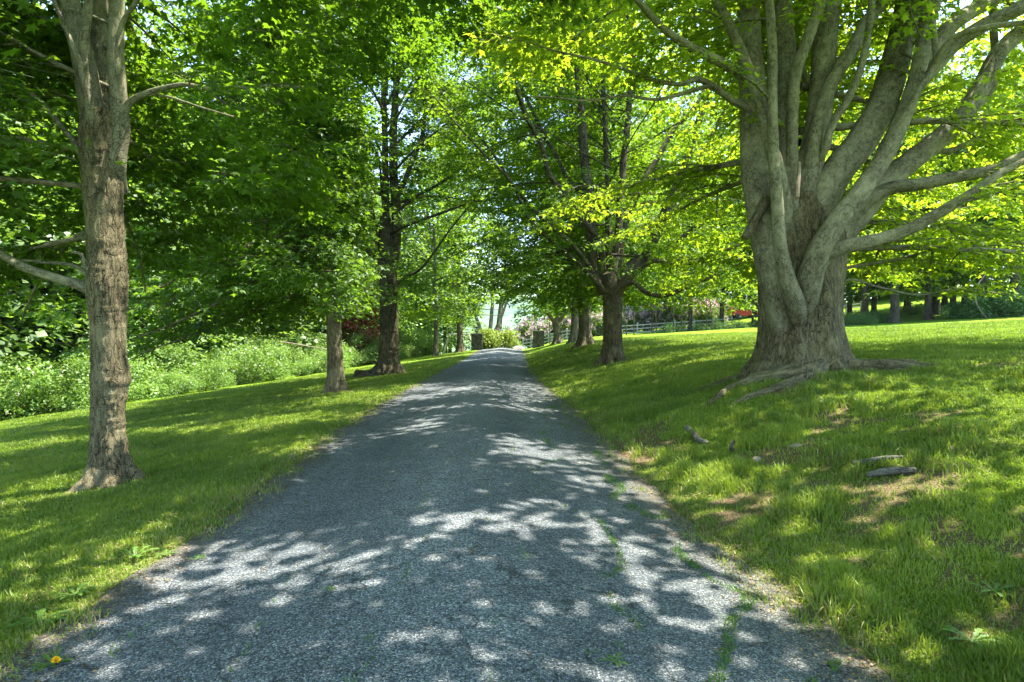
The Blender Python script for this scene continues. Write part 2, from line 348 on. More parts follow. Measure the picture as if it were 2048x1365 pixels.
def gravel_material():
    m, t, b = mat('worn chip seal')
    geo = node(t, 'ShaderNodeNewGeometry'); s = node(t, 'ShaderNodeAttribute', attribute_name='soil')
    v = node(t, 'ShaderNodeTexVoronoi', i_Scale=115.0, i_Randomness=1.0); v2 = node(t, 'ShaderNodeTexVoronoi', i_Scale=48.0)
    v3 = node(t, 'ShaderNodeTexVoronoi', feature='DISTANCE_TO_EDGE', i_Scale=1.9)
    n0 = node(t, 'ShaderNodeTexNoise', i_Scale=1.6, i_Detail=6.0, i_Roughness=.65); n1 = node(t, 'ShaderNodeTexNoise', i_Scale=30.0, i_Detail=5.0, i_Roughness=.7)
    wv = node(t, 'ShaderNodeTexNoise', i_Scale=3.0, i_Detail=6.0)
    for n in (v, v2, n0, n1, wv): t.links.new(geo.outputs['Position'], n.inputs[0])
    ad = node(t, 'ShaderNodeVectorMath', operation='MULTIPLY_ADD'); ad.inputs[1].default_value = (.7, .7, .7); t.links.new(wv.outputs['Color'], ad.inputs[0]); t.links.new(geo.outputs['Position'], ad.inputs[2]); t.links.new(ad.outputs[0], v3.inputs[0])
    sep = node(t, 'ShaderNodeSeparateColor'); t.links.new(v.outputs['Color'], sep.inputs[0])
    st = ramp(t, sep.outputs[0], [(0, (.045, .060, .075)), (.45, (.125, .155, .180)), (.82, (.24, .275, .295)), (1, (.48, .49, .48))])
    gap = ramp(t, v.outputs['Distance'], [(.0, (1, 1, 1)), (.55, (.8,)*3), (.85, (.22,)*3)])
    c = mixc(t, 1.0, st.outputs[0], gap.outputs[0], 'MULTIPLY')
    tone = ramp(t, n0.outputs[0], [(.3, (.72, .74, .78)), (.7, (1.22, 1.2, 1.18))]); c = mixc(t, 1.0, c, tone.outputs[0], 'MULTIPLY')
    nn = ramp(t, n1.outputs[0], [(.3, (.7,)*3), (.7, (1.25,)*3)]); c = mixc(t, 1.0, c, nn.outputs[0], 'MULTIPLY')
    ck = ramp(t, v3.outputs[0], [(0, (.12, .12, .11)), (.012, (.5, .5, .48)), (.03, (1, 1, 1))]); cm = ramp(t, n0.outputs[0], [(.45, (.1,)*3), (.62, (.85,)*3)]); c = mixc(t, cm.outputs[0], c, ck.outputs[0], 'MULTIPLY')
    so_ = ramp(t, n1.outputs[0], [(.3, (.04, .03, .018)), (.6, (.17, .13, .08))])
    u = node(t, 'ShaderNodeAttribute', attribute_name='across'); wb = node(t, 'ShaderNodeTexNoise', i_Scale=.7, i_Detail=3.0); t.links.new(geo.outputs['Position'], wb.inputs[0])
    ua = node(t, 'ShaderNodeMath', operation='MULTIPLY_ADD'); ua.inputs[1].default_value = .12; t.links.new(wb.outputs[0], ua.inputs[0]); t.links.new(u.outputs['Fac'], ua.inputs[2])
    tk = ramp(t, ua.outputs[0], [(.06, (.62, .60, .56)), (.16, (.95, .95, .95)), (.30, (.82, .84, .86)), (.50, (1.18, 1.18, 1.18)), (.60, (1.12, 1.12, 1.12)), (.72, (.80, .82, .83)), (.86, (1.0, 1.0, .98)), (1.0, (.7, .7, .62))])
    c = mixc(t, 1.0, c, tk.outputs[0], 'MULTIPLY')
    sf = node(t, 'ShaderNodeMath', operation='MULTIPLY'); sf.inputs[1].default_value = .75; t.links.new(s.outputs['Fac'], sf.inputs[0])
    c = mixc(t, sf.outputs[0], c, so_.outputs[0])
    t.links.new(c, b.inputs['Base Color']); b.inputs['Roughness'].default_value = .75; b.inputs['Specular IOR Level'].default_value = .35
    h = node(t, 'ShaderNodeMath', operation='SUBTRACT'); h.inputs[0].default_value = 1; t.links.new(v.outputs['Distance'], h.inputs[1])
    h2 = node(t, 'ShaderNodeMath', operation='ADD'); t.links.new(h.outputs[0], h2.inputs[0]); t.links.new(sep.outputs[1], h2.inputs[1])
    bp = node(t, 'ShaderNodeBump', i_Strength=1.0, i_Distance=.010); t.links.new(h2.outputs[0], bp.inputs['Height'])
    bp2 = node(t, 'ShaderNodeBump', i_Strength=.6, i_Distance=.02); t.links.new(ck.outputs[0], bp2.inputs['Height']); t.links.new(bp.outputs[0], bp2.inputs['Normal']); t.links.new(bp2.outputs[0], b.inputs['Normal'])
    return m

# ------------------------------------------------------------------ terrain and drive
def grid_mesh(name, X, Y, Z, material, attr=None, kind='structure'):
    ny, nx = X.shape; V = np.stack([X, Y, Z], -1).reshape(-1, 3)
    i = np.arange(ny-1)[:, None]*nx; k = np.arange(nx-1)
    F = np.stack([i+k, i+k+1, i+nx+k+1, i+nx+k], -1).reshape(-1, 4)
    mb = MB(); mb.add(V, F); o = mb.build(name, material)
    if attr is not None:
        a = o.data.attributes.new('soil', 'FLOAT', 'POINT'); a.data.foreach_set('value', attr.astype(np.float32).ravel())
    o['kind'] = kind; return o
def spaced(lims):
    out = [lims[0][0]]
    for a, b, s in lims: out += list(np.linspace(a, b, int(round((b-a)/s))+1)[1:])
    return np.array(out)
xs = spaced([(-900, -100, 50), (-100, -20, 5), (-20, -8, .5), (-8, 9, .09), (9, 20, .5), (20, 100, 4), (100, 900, 50)])
ys = spaced([(-60, -10, 5), (-10, 1, .5), (1, 14, .09), (14, 32, .3), (32, 100, 1.5), (100, 400, 20), (400, 3000, 200)])
GX, GY = np.meshgrid(xs, ys)
l_, r_ = road_l(GY), road_r(GY)
GZ = ground_z(GX, GY); GZ = GZ - .03*((GX > l_+.05) & (GX < r_-.05))
ground = grid_mesh('ground', GX, GY, GZ, ground_material(), soil_mask(GX, GY))
tag(ground, 'gently sloping lawn and grassy bank either side of the drive', 'ground')
ys2 = spaced([(-20, 1, .5), (1, 14, .06), (14, 30, .2), (30, 85, .8)])
us = np.linspace(0, 1, 90); U, Y2 = np.meshgrid(us, ys2)
el = road_l(Y2)+(fbm(Y2*1.3, Y2*0+4, oct=4)-.5)*.28; er = road_r(Y2)+(fbm(Y2*1.3, Y2*0+9, oct=4)-.5)*.28
X2 = el+(er-el)*U; Z2 = ground_z(X2, Y2)+.008-.03*(np.minimum(U, 1-U) < .008) + (fbm(X2*6, Y2*6, oct=3)-.5)*.015
edge_soil = np.clip(np.exp(-np.minimum(X2-el, er-X2)/.22)*(.4+1.2*fbm(X2*5, Y2*5, oct=3))-.15, 0, 1)
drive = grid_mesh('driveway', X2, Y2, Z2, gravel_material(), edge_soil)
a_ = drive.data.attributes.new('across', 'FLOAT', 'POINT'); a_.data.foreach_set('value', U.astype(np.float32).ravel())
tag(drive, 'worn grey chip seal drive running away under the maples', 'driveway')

# far hills across the valley
def hills():
    m, t, b = mat('far wooded hill'); geo = node(t, 'ShaderNodeNewGeometry')
    n = node(t, 'ShaderNodeTexNoise', i_Scale=.02, i_Detail=8.0, i_Roughness=.7); t.links.new(geo.outputs['Position'], n.inputs[0])
    r = ramp(t, n.outputs[0], [(.35, (.03, .07, .03)), (.65, (.10, .17, .06))]); t.links.new(r.outputs[0], b.inputs['Base Color']); b.inputs['Roughness'].default_value = 1
    for k, (yc, hh, xc, wd) in enumerate(((2300, 120, -150, 900), (1500, 66, 420, 500), (900, 26, 60, 420))):
        x = np.linspace(-2200, 2200, 160); y = np.linspace(yc-320, yc+320, 30); X, Y = np.meshgrid(x, y)
        prof = np.exp(-((X-xc)/wd)**2)*.55+.45
        Z = -22+(hh*prof+fbm(X*.006+k*7, Y*.006, oct=5)*hh*.35)*np.cos((Y-yc)/320*pi/2).clip(0)**.8
        Z += (fbm(X*.08, Y*.08, oct=2)-.5)*6
        o = grid_mesh('hill', X, Y, Z, m); tag(o, ['tall hazy wooded ridge on the horizon', 'lower wooded hill in front of the ridge', 'nearest wooded rise across the valley'][k], 'hill')
hills()

# ------------------------------------------------------------------ tree builder
def detail(p):
    """leaf detail and size by how large it shows: (lod, size, density)"""
    d = np.linalg.norm(p-np.array([0, 0, CAMZ])); y = p[1]
    inview = y > .5 and abs(p[0]) < .95*y+1.2 and p[2] < CAMZ+.56*y+.6
    if not inview: return (2, .21, .6) if (y < 16) else (2, .24, .45)
    if d < 13: return 0, .125, 1.0
    if d < 24: return 1, .145, .95
    if d < 45: return 1, .17, .75
    return 2, .25, .6
def rot_h(v, a):
    return np.array([v[0]*cos(a)-v[1]*sin(a), v[0]*sin(a)+v[1]*cos(a), v[2]])
def grow(limbs, wood, crown, rng, spread=1.0, start=.25, zmin=None, droop=.25, dens=1.0, avoid=None, rmax=None, centre=None, fixed=None, len0=2.2):
    """hang side branches, twigs and leaves on the limbs"""
    LP = {0: [], 1: [], 2: []}
    TA, TB, TR = [], [], []
    for pts, rad in limbs:
        p, r, q = resample(pts, rad, .12); L = q[-1]
        if L < .5: continue
        s = L*start*rng.uniform(.6, 1.1); side = 1
        while s < L:
            i = min(int(s/L*(len(p)-1)), len(p)-2)
            pos = p[i]; tg = p[i+1]-p[i]; tg /= np.linalg.norm(tg)+1e-9
            lod, size, dn = fixed or detail(pos)
            s += rng.uniform(.16, .42)/max(dn*dens, .2)**.5
            side = -side
            hz = np.array([tg[0], tg[1], 0]); hn = np.linalg.norm(hz)
            az = math.atan2(tg[1], tg[0])+side*rng.uniform(.5, 1.35) if hn > .35 else rng.uniform(0, 2*pi)
            el = rng.uniform(-.15, .55)
            d = np.array([cos(az)*cos(el), sin(az)*cos(el), sin(el)])*.8+tg*.35; d /= np.linalg.norm(d)
            bl = rng.uniform(.5, 1.0)*len0*spread*(1.1-.55*s/L)
            n = 5; bp = [pos]; dd = d.copy()
            for k in range(n):
                dd = dd+np.array([rng.normal(0, .10), rng.normal(0, .10), -droop*.35+(.06 if dd[2] < -.2 else -.05)]); dd /= np.linalg.norm(dd)
                bp.append(bp[-1]+dd*bl/n)
            bp = np.array(bp)
            if zmin is not None and callable(zmin):
                if bp[-1][2] < zmin(bp[-1][0], bp[-1][1]): continue
            if rmax is not None and np.hypot(*(bp[-1][:2]-centre[:2])) > rmax*rng.uniform(.85, 1.05): continue
            if avoid is not None and (avoid(bp[-1]) or bool(sungap(*bp[3]))): continue
            br = max(.006, min(r[i]*.45, .012*bl+.008))
            if br > .009 and lod < 2: tube(wood, bp, np.linspace(br, .004, n+1), 5, .4, seed=s)
            else: TA.append(bp[0]); TB.append(bp[2]); TR.append(br); TA.append(bp[2]); TB.append(bp[5]); TR.append(br*.6)
            # twigs with leaves in flat sprays
            tstep = .17 if lod == 0 else (.22 if lod == 1 else .34)
            nt_ = max(2, int(bl*.95/tstep))
            for j in range(nt_+1):
                f = .12+.88*j/nt_; a = f*n; ii = min(int(a), n-1); c = bp[ii]+(bp[ii+1]-bp[ii])*(a-ii)
                dv = bp[ii+1]-bp[ii]; dv = dv/np.linalg.norm(dv)
                sg = 1 if j % 2 else -1
                tl = rng.uniform(.30, .62)*(1.15-.5*f)*min(1, bl/1.2+.3)
                ang = sg*rng.uniform(.6, 1.1) if j < nt_ else 0
                td = rot_h(dv, ang); td[2] = td[2]*.5+rng.normal(-.06, .12); td /= np.linalg.norm(td)
                e = c+td*tl
                if lod < 2: TA.append(c); TB.append(e); TR.append(.0035)
                nl = max(3, int(tl/(size*.38)*dens)) if lod < 2 else max(2, int(tl/(size*.45)*dens))
                ff = (np.arange(nl)+.5)/nl+rng.normal(0, .06, nl)
                lp = c+td*tl*ff[:, None]
                sd = np.cross(td, [0, 0, 1.]); sd /= np.linalg.norm(sd)+1e-9
                sgn = np.where(np.arange(nl) % 2, 1, -1)*rng.uniform(.2, 1.3, nl)
                tip = td[None]*rng.uniform(.3, 1, nl)[:, None]+sd[None]*sgn[:, None]+np.array([0, 0, 1.])*rng.normal(-.28, .28, nl)[:, None]
                lp = lp+sd*(sgn*.04)[:, None]+np.array([0, 0, 1.])*rng.normal(0, .03, nl)[:, None]
                nm = np.stack([rng.normal(0, .35, nl), rng.normal(0, .35, nl), np.ones(nl)], -1)
                v = np.clip(.5+rng.normal(0, .22, nl)+rng.normal(0, .08), 0, 1)
                LP[lod].append(np.column_stack([lp, tip, nm, size*rng.uniform(.6, 1.2, nl), v]))
    for lod, ar in LP.items():
        if ar:
            a = np.concatenate(ar); leaves(crown, a[:, 0:3], a[:, 3:6], a[:, 6:9], a[:, 9], lod, a[:, 10])
    if TA:
        TA, TB, TR = np.array(TA), np.array(TB), np.array(TR)[:, None]; many_twigs(wood, TA, TB, TR, TR*.5)
    return sum(len(a) for v in LP.values() for a in v)

_SX, _SY = cos(SUN_EL)/sin(SUN_EL)*sin(SUN_AZ), cos(SUN_EL)/sin(SUN_EL)*cos(SUN_AZ)
def sungap(x, y, z):
    """openings cut through the crowns along the sun, shaped to throw sun patches below"""
    u = x-_SX*z; v = y-_SY*z
    g = fbm(u*.72+31, v*1.25+7, oct=3)
    return g > np.where(v < 9, .60, np.where(v < 17, .585, .64))
def pads(wood, crown, rng, cen, R, zlo, zhi, n, zmin=None, avoid=None, fixed=None, per=46, shell=.42, L0=.85, dens=1.0, gf=.5, thr=.03, thr0=0.0):
    """leafy sprays filling a crown: each a flat drooping fan of leaves on its own twigs"""
    t = rng.uniform(0, 1, n)**1.35; z = zlo+(zhi-zlo)*t; Rz = R*(1-t**1.5)**.75*(.86+.14*np.sin(t*9+cen[0]))
    az = rng.uniform(0, 2*pi, n); rr = Rz*rng.uniform(0, 1, n)**shell
    # boughs: gather the sprays into tiers and clumps with gaps between
    x = cen[0]+rr*np.cos(az); y = cen[1]+rr*np.sin(az)
    z = z-.05*rr**1.25+.35*np.sin(az*3+cen[1])
    g = fbm(x*gf+cen[0], y*gf, z*gf*1.5, oct=2)
    ok = g > rng.uniform(.38, .50, n)+thr0+thr*t
    if np.hypot(cen[0], cen[1]) > .1: ok &= ~(sungap(x, y, z) & (np.abs(x-_SX*z) < 16))
    if zmin is not None: ok &= z > np.array([zmin(a, b) for a, b in zip(x, y)])+rng.uniform(0, .35, n)
    x, y, z, az = x[ok], y[ok], z[ok], az[ok]
    c = np.stack([x, y, z], -1)
    if avoid is not None:
        k = np.array([not avoid(p) for p in c], bool)
        c, az = c[k], az[k]
    n = len(c)
    if n == 0: return 0
    det = [fixed or detail(p) for p in c]; lods = np.array([d[0] for d in det]); tot = 0
    for lod in (0, 1, 2):
        for sz in sorted(set(d[1] for d in det if d[0] == lod)):
            m = np.array([d[0] == lod and d[1] == sz for d in det]); q = c[m]; a = az[m]+rng.normal(0, .6, m.sum()); N = len(q)
            dn = [d[2] for d in det if d[0] == lod and d[1] == sz][0]
            k = max(5, int(per*dn*dens*(.145/sz)**1.1)); L = L0*rng.uniform(.7, 1.25, N)*(1 if lod < 2 else 1.3)
            u = rng.uniform(-.5, .5, (N, k)); v = rng.normal(0, .26, (N, k))*(1.05-u)
            rd = np.stack([np.cos(a), np.sin(a), 0*a], -1); sd = np.stack([-np.sin(a), np.cos(a), 0*a], -1); tilt = rng.normal(-.18, .2, N)
            zz = (u*tilt[:, None]-.28*(u+.5)**2-.25*v*v)*L[:, None]+rng.normal(0, .045, (N, k))
            pos = q[:, None]+L[:, None, None]*(u[..., None]*rd[:, None]+v[..., None]*sd[:, None]); pos[..., 2] += zz
            tip = rd[:, None]*rng.uniform(.2, 1, (N, k, 1))+sd[:, None]*(np.sign(v)*rng.uniform(.1, 1.2, (N, k)))[..., None]; tip[..., 2] += rng.normal(-.30, .28, (N, k))
            nm = np.stack([rng.normal(0, .36, (N, k)), rng.normal(0, .36, (N, k)), np.ones((N, k))], -1)+rd[:, None]*.15
            val = np.clip(.5+rng.normal(0, .2, (N, k))+rng.normal(0, .12, (N, 1)), 0, 1)
            leaves(crown, pos.reshape(-1, 3), tip.reshape(-1, 3), nm.reshape(-1, 3), (sz*rng.uniform(.6, 1.2, (N, k))).ravel(), lod, val.ravel()); tot += N*k
            if lod < 2 and wood is not None:
                A = q-rd*L[:, None]*.75+np.array([0, 0, .02]); B = q+rd*L[:, None]*.2; many_twigs(wood, A, B, .005, .0025)
                for sgn in (-1, 1):
                    A2 = q+(rng.uniform(-.4, .2, (N, 1))*rd)*L[:, None]; many_twigs(wood, A2, A2+(sd*sgn*.35+rd*.3)*L[:, None], .003, .0018)
    return tot

def extend(pts, rad, length, up=.25, rng=None, n=5):
    """carry a limb on past where it leaves the picture"""
    pts = [np.asarray(p, float) for p in pts]; d = pts[-1]-pts[-2]; d /= np.linalg.norm(d); r = rad[-1]; rad = list(rad)
    for k in range(n):
        d = d+np.array([0, 0, up*.3])+(rng.normal(0, .08, 3) if rng is not None else 0); d /= np.linalg.norm(d)
        pts.append(pts[-1]+d*length/n); rad.append(max(.012, r*(1-(k+1)/n*.85)))
    return np.array(pts), np.array(rad)
def auto_limbs(base, top, R, H, n, rng, el=(-.1, 1.25), r0=.12, crownbase=None, azs=None):
    """limbs from a stem: low ones level and long, high ones steep"""
    out = []
    for k in range(n):
        f = (k+rng.uniform(.2, .8))/n
        st = base+(top-base)*f
        az = (k*2.4+rng.uniform(-.4, .4)) if azs is None else azs[k]
        e = el[0]+(el[1]-el[0])*f**.9+rng.normal(0, .08)
        L = R*(1.0-.5*f)*rng.uniform(.8, 1.05)/max(cos(e), .55)
        L = min(L, (H-st[2])/max(sin(e), .05)*.95 if e > .15 else L)
        L = max(L, 1.5)
        d = np.array([cos(az)*cos(e), sin(az)*cos(e), sin(e)]); pts = [st]
        bend = -.16 if f < .35 else .05
        for j in range(6):
            d = d+np.array([rng.normal(0, .07), rng.normal(0, .07), bend*.5+rng.normal(0, .04)]); d /= np.linalg.norm(d)
            if pts[-1][2]+d[2]*L/6 < st[2]-.45 and pts[-1][0] > st[0]-.4: d[2] = 0
            pts.append(pts[-1]+d*L/6)
        rr = r0*(1-.5*f)*rng.uniform(.7, 1.1)
        out.append((np.array(pts), np.linspace(rr, .015, 7)))
    return out

def sink(p, r):
    """let a limb grow out of the wood instead of starting on its surface"""
    a = p[0]+(p[0]-p[1])*.7+np.array([0, .22, 0]); return np.vstack([a, p]), np.concatenate([[r[0]*.35], r])
def px_limb(rows, Y0, wscale=.84):
    """rows of (px, py, width px, distance offset) -> world points and radii"""
    pts, rad = [], []
    for a in rows:
        Y = Y0+(a[3] if len(a) > 3 else 0); pts.append(P(a[0], a[1], Y)); rad.append(a[2]/F*Y/2*wscale)
    return np.array(pts), np.array(rad)
def root_flare(base_z, amp, n, ph, hgt, lean=0):
    def f(th, q, p):
        z = (p[:, 2:3]-base_z); k = np.exp(-np.maximum(z, -.1)/hgt)
        lob = .5+.5*np.cos(n*th+ph+.6*np.sin(2*th))
        return 1+k*amp*(.25+lob**1.5)+.05*np.cos(n*th+ph)*np.exp(-z/(hgt*6))
    return f
counts = {}
# ------------------------------------------------------------------ the great maple on the bank
def clear_view(p):
    """the open sky gap over the drive and the far end of the drive stay clear of leaves"""
    if p[1] < 1: return False
    x = 1024+p[0]/p[1]*F; y = 660-(p[2]-CAMZ)/p[1]*F
    return (((x-905)/62)**2+((y-130)/38)**2 < 1 and RNG.uniform() < .6) or (((x-1015)/70)**2+((y-655)/62)**2 < 1)
def sight(p, who):
    """where each crown ends, so that the trees beyond show as they do from the drive"""
    if p[1] < 1: return False
    x = 1024+p[0]/p[1]*F; y = 660-(p[2]-CAMZ)/p[1]*F
    if clear_view(p): return True
    if 835 < x < 1000 and 350 < y < 640 and p[1] < 48: return RNG.uniform() < .93
    if who == 'R1': return p[0] < 4.2 and y > 150+.10*max(0, 1450-x)*0 and p[1] < 21
    if who == 'T1': return (x > 640 and y > 120) or (x > 520 and y > 420) or (x > 262 and y > 640)
    if who == 'T2': return x > 735 and y > 130
    if who == 'T3': return x > 1010
    return False
def great_maple():
    rng = np.random.default_rng(5); Y0 = 10.6
    bz = gz(4.9, 10.6)
    root = empty('maple_tree', (4.88, Y0, bz), 'massive multi-stemmed grey maple with buttressed trunk on the right bank', 'tree', 'maples lining the drive')
    T = MB()
    rows = [(1612, 800, 200), (1606, 775, 200), (1602, 750, 186), (1601, 715, 172), (1600, 650, 164), (1600, 590, 166), (1600, 530, 172), (1597, 470, 170), (1594, 425, 150), (1590, 385, 100)]
    p, r = px_limb(rows, Y0+.1, .93)
    def fl(th, q, pp):
        z = pp[:, 2:3]-bz; k = np.exp(-np.maximum(z, -.1)/.32)
        lob = .5+.5*np.cos(7*th+.8+.8*np.sin(2*th))
        ribs = .055*np.cos(5*th+1.2+z*.5)+.03*np.cos(9*th+z)
        return 1+k*.42*(.15+lob**1.4)+ribs
    tube(T, p, r, 220, .025, .020, fl, seed=1)
    T.build('trunk', M['bark'], root)
    L = {
     'b': [(1560, 640, 60, -.25), (1540, 540, 66, -.2), (1526, 440, 66, -.15), (1512, 350, 64, 0), (1507, 260, 60, .1), (1505, 180, 58, .15), (1500, 100, 54, .2), (1497, 0, 50, .3)],
     'a': [(1568, 430, 40, -.5), (1555, 340, 36, -.55), (1536, 273, 30, -.5), (1523, 218, 27, -.5), (1492, 129, 25, -.45), (1457, 47, 22, -.4), (1433, 0, 20, -.4)],
     'c': [(1597, 640, 36, -.48), (1590, 605, 42, -.74), (1573, 550, 36, -.85), (1562, 500, 32, -.85), (1556, 430, 30, -.8), (1550, 350, 28, -.75), (1546, 273, 25, -.7), (1544, 195, 24, -.7), (1544, 78, 22, -.7), (1538, 0, 20, -.7)],
     'd': [(1580, 600, 60, 0), (1581, 470, 46, -.25), (1577, 350, 44, -.2), (1573, 234, 43, -.1), (1573, 117, 42, 0), (1566, 0, 40, .1)],
     'd2': [(1580, 330, 30, -.25), (1585, 234, 28, -.3), (1592, 148, 27, -.35), (1616, 78, 26, -.35), (1643, 0, 25, -.4)],
     'e': [(1590, 540, 90, .1), (1598, 450, 80, -.1), (1612, 370, 66, -.1), (1632, 273, 56, .1), (1643, 175, 52, .2), (1650, 78, 50, .2), (1660, 0, 48, .3)],
     'f': [(1620, 330, 36, -.2), (1636, 242, 34, -.2), (1663, 168, 32, -.15), (1706, 97, 30, -.1), (1741, 35, 28, 0), (1772, 0, 26, 0)],
     'g': [(1650, 300, 20, -.35), (1663, 253, 19, -.4), (1698, 195, 18, -.5), (1729, 109, 17, -.5), (1741, 31, 16, -.5), (1746, -20, 15, -.5)],
     'h': [(1600, 570, 70, .05), (1605, 500, 72, -.1), (1635, 425, 74, -.2), (1672, 350, 72, -.1), (1722, 285, 66, .1), (1765, 205, 62, .2), (1798, 100, 58, .3), (1815, 20, 54, .3), (1820, -30, 52, .3)],
     'h2': [(1608, 610, 54, -.4), (1620, 560, 56, -.70), (1640, 500, 48, -.85), (1663, 460, 46, -.85), (1710, 397, 44, -.75), (1757, 331, 42, -.6), (1807, 234, 40, -.4), (1833, 156, 38, -.3), (1848, 78, 36, -.2), (1856, 0, 34, -.2)],
     'i': [(1800, 245, 16, -.55), (1842, 175, 15, -.6), (1870, 125, 14, -.6), (1867, 39, 14, -.6), (1877, 0, 13, -.6)],
     'i2': [(1868, 130, 12, -.6), (1877, 112, 12, -.7), (1905, 78, 12, -.8), (1971, 56, 13, -1.0), (2048, 46, 12, -1.2)],
     'j': [(1800, 240, 30, .1), (1840, 165, 34, 0), (1873, 130, 34, -.1), (1912, 88, 33, -.2), (1971, 50, 32, -.4), (2048, 14, 30, -.6)],
     'j2': [(1820, 190, 30, .4), (1850, 132, 34, .5), (1873, 85, 35, .6), (1912, 45, 34, .8), (1985, 0, 32, 1.0)],
     'k': [(1640, 560, 50, .3), (1686, 470, 58, .4), (1725, 421, 58, .4), (1768, 370, 52, .5), (1835, 312, 46, .6), (1905, 253, 42, .7), (1959, 183, 40, .8), (2002, 101, 38, .9), (2048, 58, 36, 1.0)],
     'k2': [(1915, 250, 24, .7), (1944, 218, 20, .9), (1975, 190, 19, 1.0), (1990, 150, 18, 1.1), (1987, 60, 17, 1.2), (1985, 0, 16, 1.2)],
     'k3': [(1870, 305, 14, .8), (1900, 302, 14, .9), (1930, 290, 13, 1.0), (1960, 272, 13, 1.1), (1975, 250, 12, 1.2), (1995, 235, 9, 1.3), (2048, 240, 8, 1.5)],
     'l': [(1670, 480, 36, .1), (1700, 440, 36, .2), (1737, 401, 34, .1), (1776, 378, 31, 0), (1835, 370, 29, -.1), (1912, 355, 27, -.2), (1990, 339, 25, -.3), (2048, 312, 24, -.4)],
     'm': [(1630, 535, 44, -.5), (1655, 508, 38, -.7), (1690, 494, 32, -.8), (1757, 479, 28, -.9), (1815, 460, 26, -1.0), (1873, 429, 24, -1.1), (1951, 382, 21, -1.2), (2010, 342, 17, -1.3), (2060, 318, 14, -1.4)],
     'n': [(1520, 195, 28, -.1), (1502, 168, 28, -.1), (1480, 148, 27, -.2), (1425, 117, 24, -.5), (1367, 86, 20, -.8), (1320, 51, 17, -1.1), (1273, 0, 13, -1.4)],
     'o': [(1520, 250, 22, 0), (1490, 215, 20, 0), (1468, 203, 19, -.1), (1425, 172, 17, -.2), (1394, 158, 15, -.3), (1367, 168, 11, -.4), (1308, 160, 10, -.6), (1250, 140, 8, -.8), (1190, 120, 6, -1)],
     'o2': [(1425, 172, 12, -.2), (1408, 175, 11, -.3), (1367, 187, 10, -.3), (1316, 199, 8, -.4), (1250, 192, 6, -.6), (1190, 200, 5, -.8)],
     'q': [(1650, 560, 10, .6), (1683, 540, 9, .8), (1720, 531, 8, 1.0), (1790, 520, 7, 1.3), (1850, 505, 5, 1.6)],
     'q2': [(1650, 600, 8, .6), (1690, 562, 6, 1.0), (1760, 575, 5, 1.6), (1830, 590, 4, 2.0), (1900, 580, 3, 2.6)],
    }
    limbs = []
    for k, (key, rows) in enumerate(L.items()):
        p, r = sink(*px_limb(rows, Y0))
        ang = (1 if key in 'hijkl' else 0)
        mb = MB(); nseg = 56 if rows[2][2] > 40 else (30 if rows[2][2] > 20 else 14)
        ext = {'q': 1.5, 'q2': 1.5, 'm': 2.5, 'l': 3, 'k3': 2, 'o': 1.8, 'o2': 1.2, 'i2': 2.5}.get(key, 6.0)
        p2, r2 = extend(p, r, ext, -.1 if key in ('m', 'l', 'q', 'q2', 'k3', 'o', 'o2') else .12, rng)
        tube(mb, p2, r2, nseg, .05 if nseg > 20 else .08, .006 if rows[2][2] > 40 else .003,
             (lambda th, q, pp: 1+.06*np.cos(2*th+q*.9)+.04*np.cos(3*th-q*1.7)), seed=k+2.3)
        o = mb.build('limb', M['bark_grey'], root)
        limbs.append((p2, r2))
    mb = MB(); p, r = px_limb([(1532, 400, 26, -.3), (1519, 425, 24, -.45), (1505, 452, 22, -.5), (1489, 476, 17, -.55)], Y0)
    tube(mb, p, r, 30, .02, .012, seed=9); tag(mb.build('limb_stub', M['bark'], root), 'dark rotten broken stub')
    # roots creeping over the bank
    def on(x, y, dz): return np.array([x, y, gz(x, y)+dz])
    for rr, wd in (([(4.9, 9.9, .20), (4.55, 9.6, .16), (4.15, 9.55, .12), (3.75, 9.65, .10), (3.4, 9.6, .05), (3.1, 9.4, .0), (2.8, 9.2, -.06)], .115),
                   ([(4.6, 10.0, .22), (4.1, 9.95, .18), (3.75, 9.9, .10), (3.45, 9.75, .0), (3.2, 9.6, -.08)], .10),
                   ([(4.9, 9.9, .1), (4.5, 9.35, .08), (4.1, 9.1, .03), (3.7, 8.95, .01), (3.3, 8.9, -.02), (2.95, 8.85, -.08)], .085),
                   ([(5.4, 10.0, .12), (5.9, 9.7, .08), (6.5, 9.5, .02), (7.0, 9.4, -.05)], .10),
                   ([(5.5, 10.4, .14), (6.1, 10.4, .06), (6.7, 10.3, .0), (7.2, 10.1, -.06)], .10),
                   ([(4.3, 10.8, .12), (3.8, 11.1, .05), (3.3, 11.3, -.04)], .09)):
        mb = MB(); pts = np.array([on(a[0], a[1], a[2]*.55+.01-.05*(i_ == len(rr)-1)) for i_, a in enumerate(rr)]); tube(mb, pts, np.linspace(wd*1.1, wd*.5, len(rr)), 30, .035, .012, (lambda th, q, pp: 1+.07*np.cos(3*th+q*3)), seed=wd*90)
        mb.build('root', M['bark'], root)
    wood, cr = MB(), MB()
    top = auto_limbs(np.array([5.0, 10.8, bz+6.5]), np.array([5.2, 11, bz+12]), 7.5, 18, 10, rng, el=(.15, 1.2), r0=.14)
    n = grow([(p, r) for p, r in limbs], wood, cr, rng, start=.5, zmin=lambda x, y: 2.7 if x < 4 else 2.3, droop=.12, dens=1.05, avoid=lambda p: sight(p, 'R1') or (p[1] < Y0+.3 and 1470 < 1024+p[0]/max(p[1], .5)*F < 1900 and p[2] < 6.5), len0=1.9)
    n += grow(top, wood, cr, rng, start=.15, dens=.9, avoid=lambda p: sight(p, 'R1'), len0=2.6)
    # leafy boughs behind and to the right of the stems
    low = []
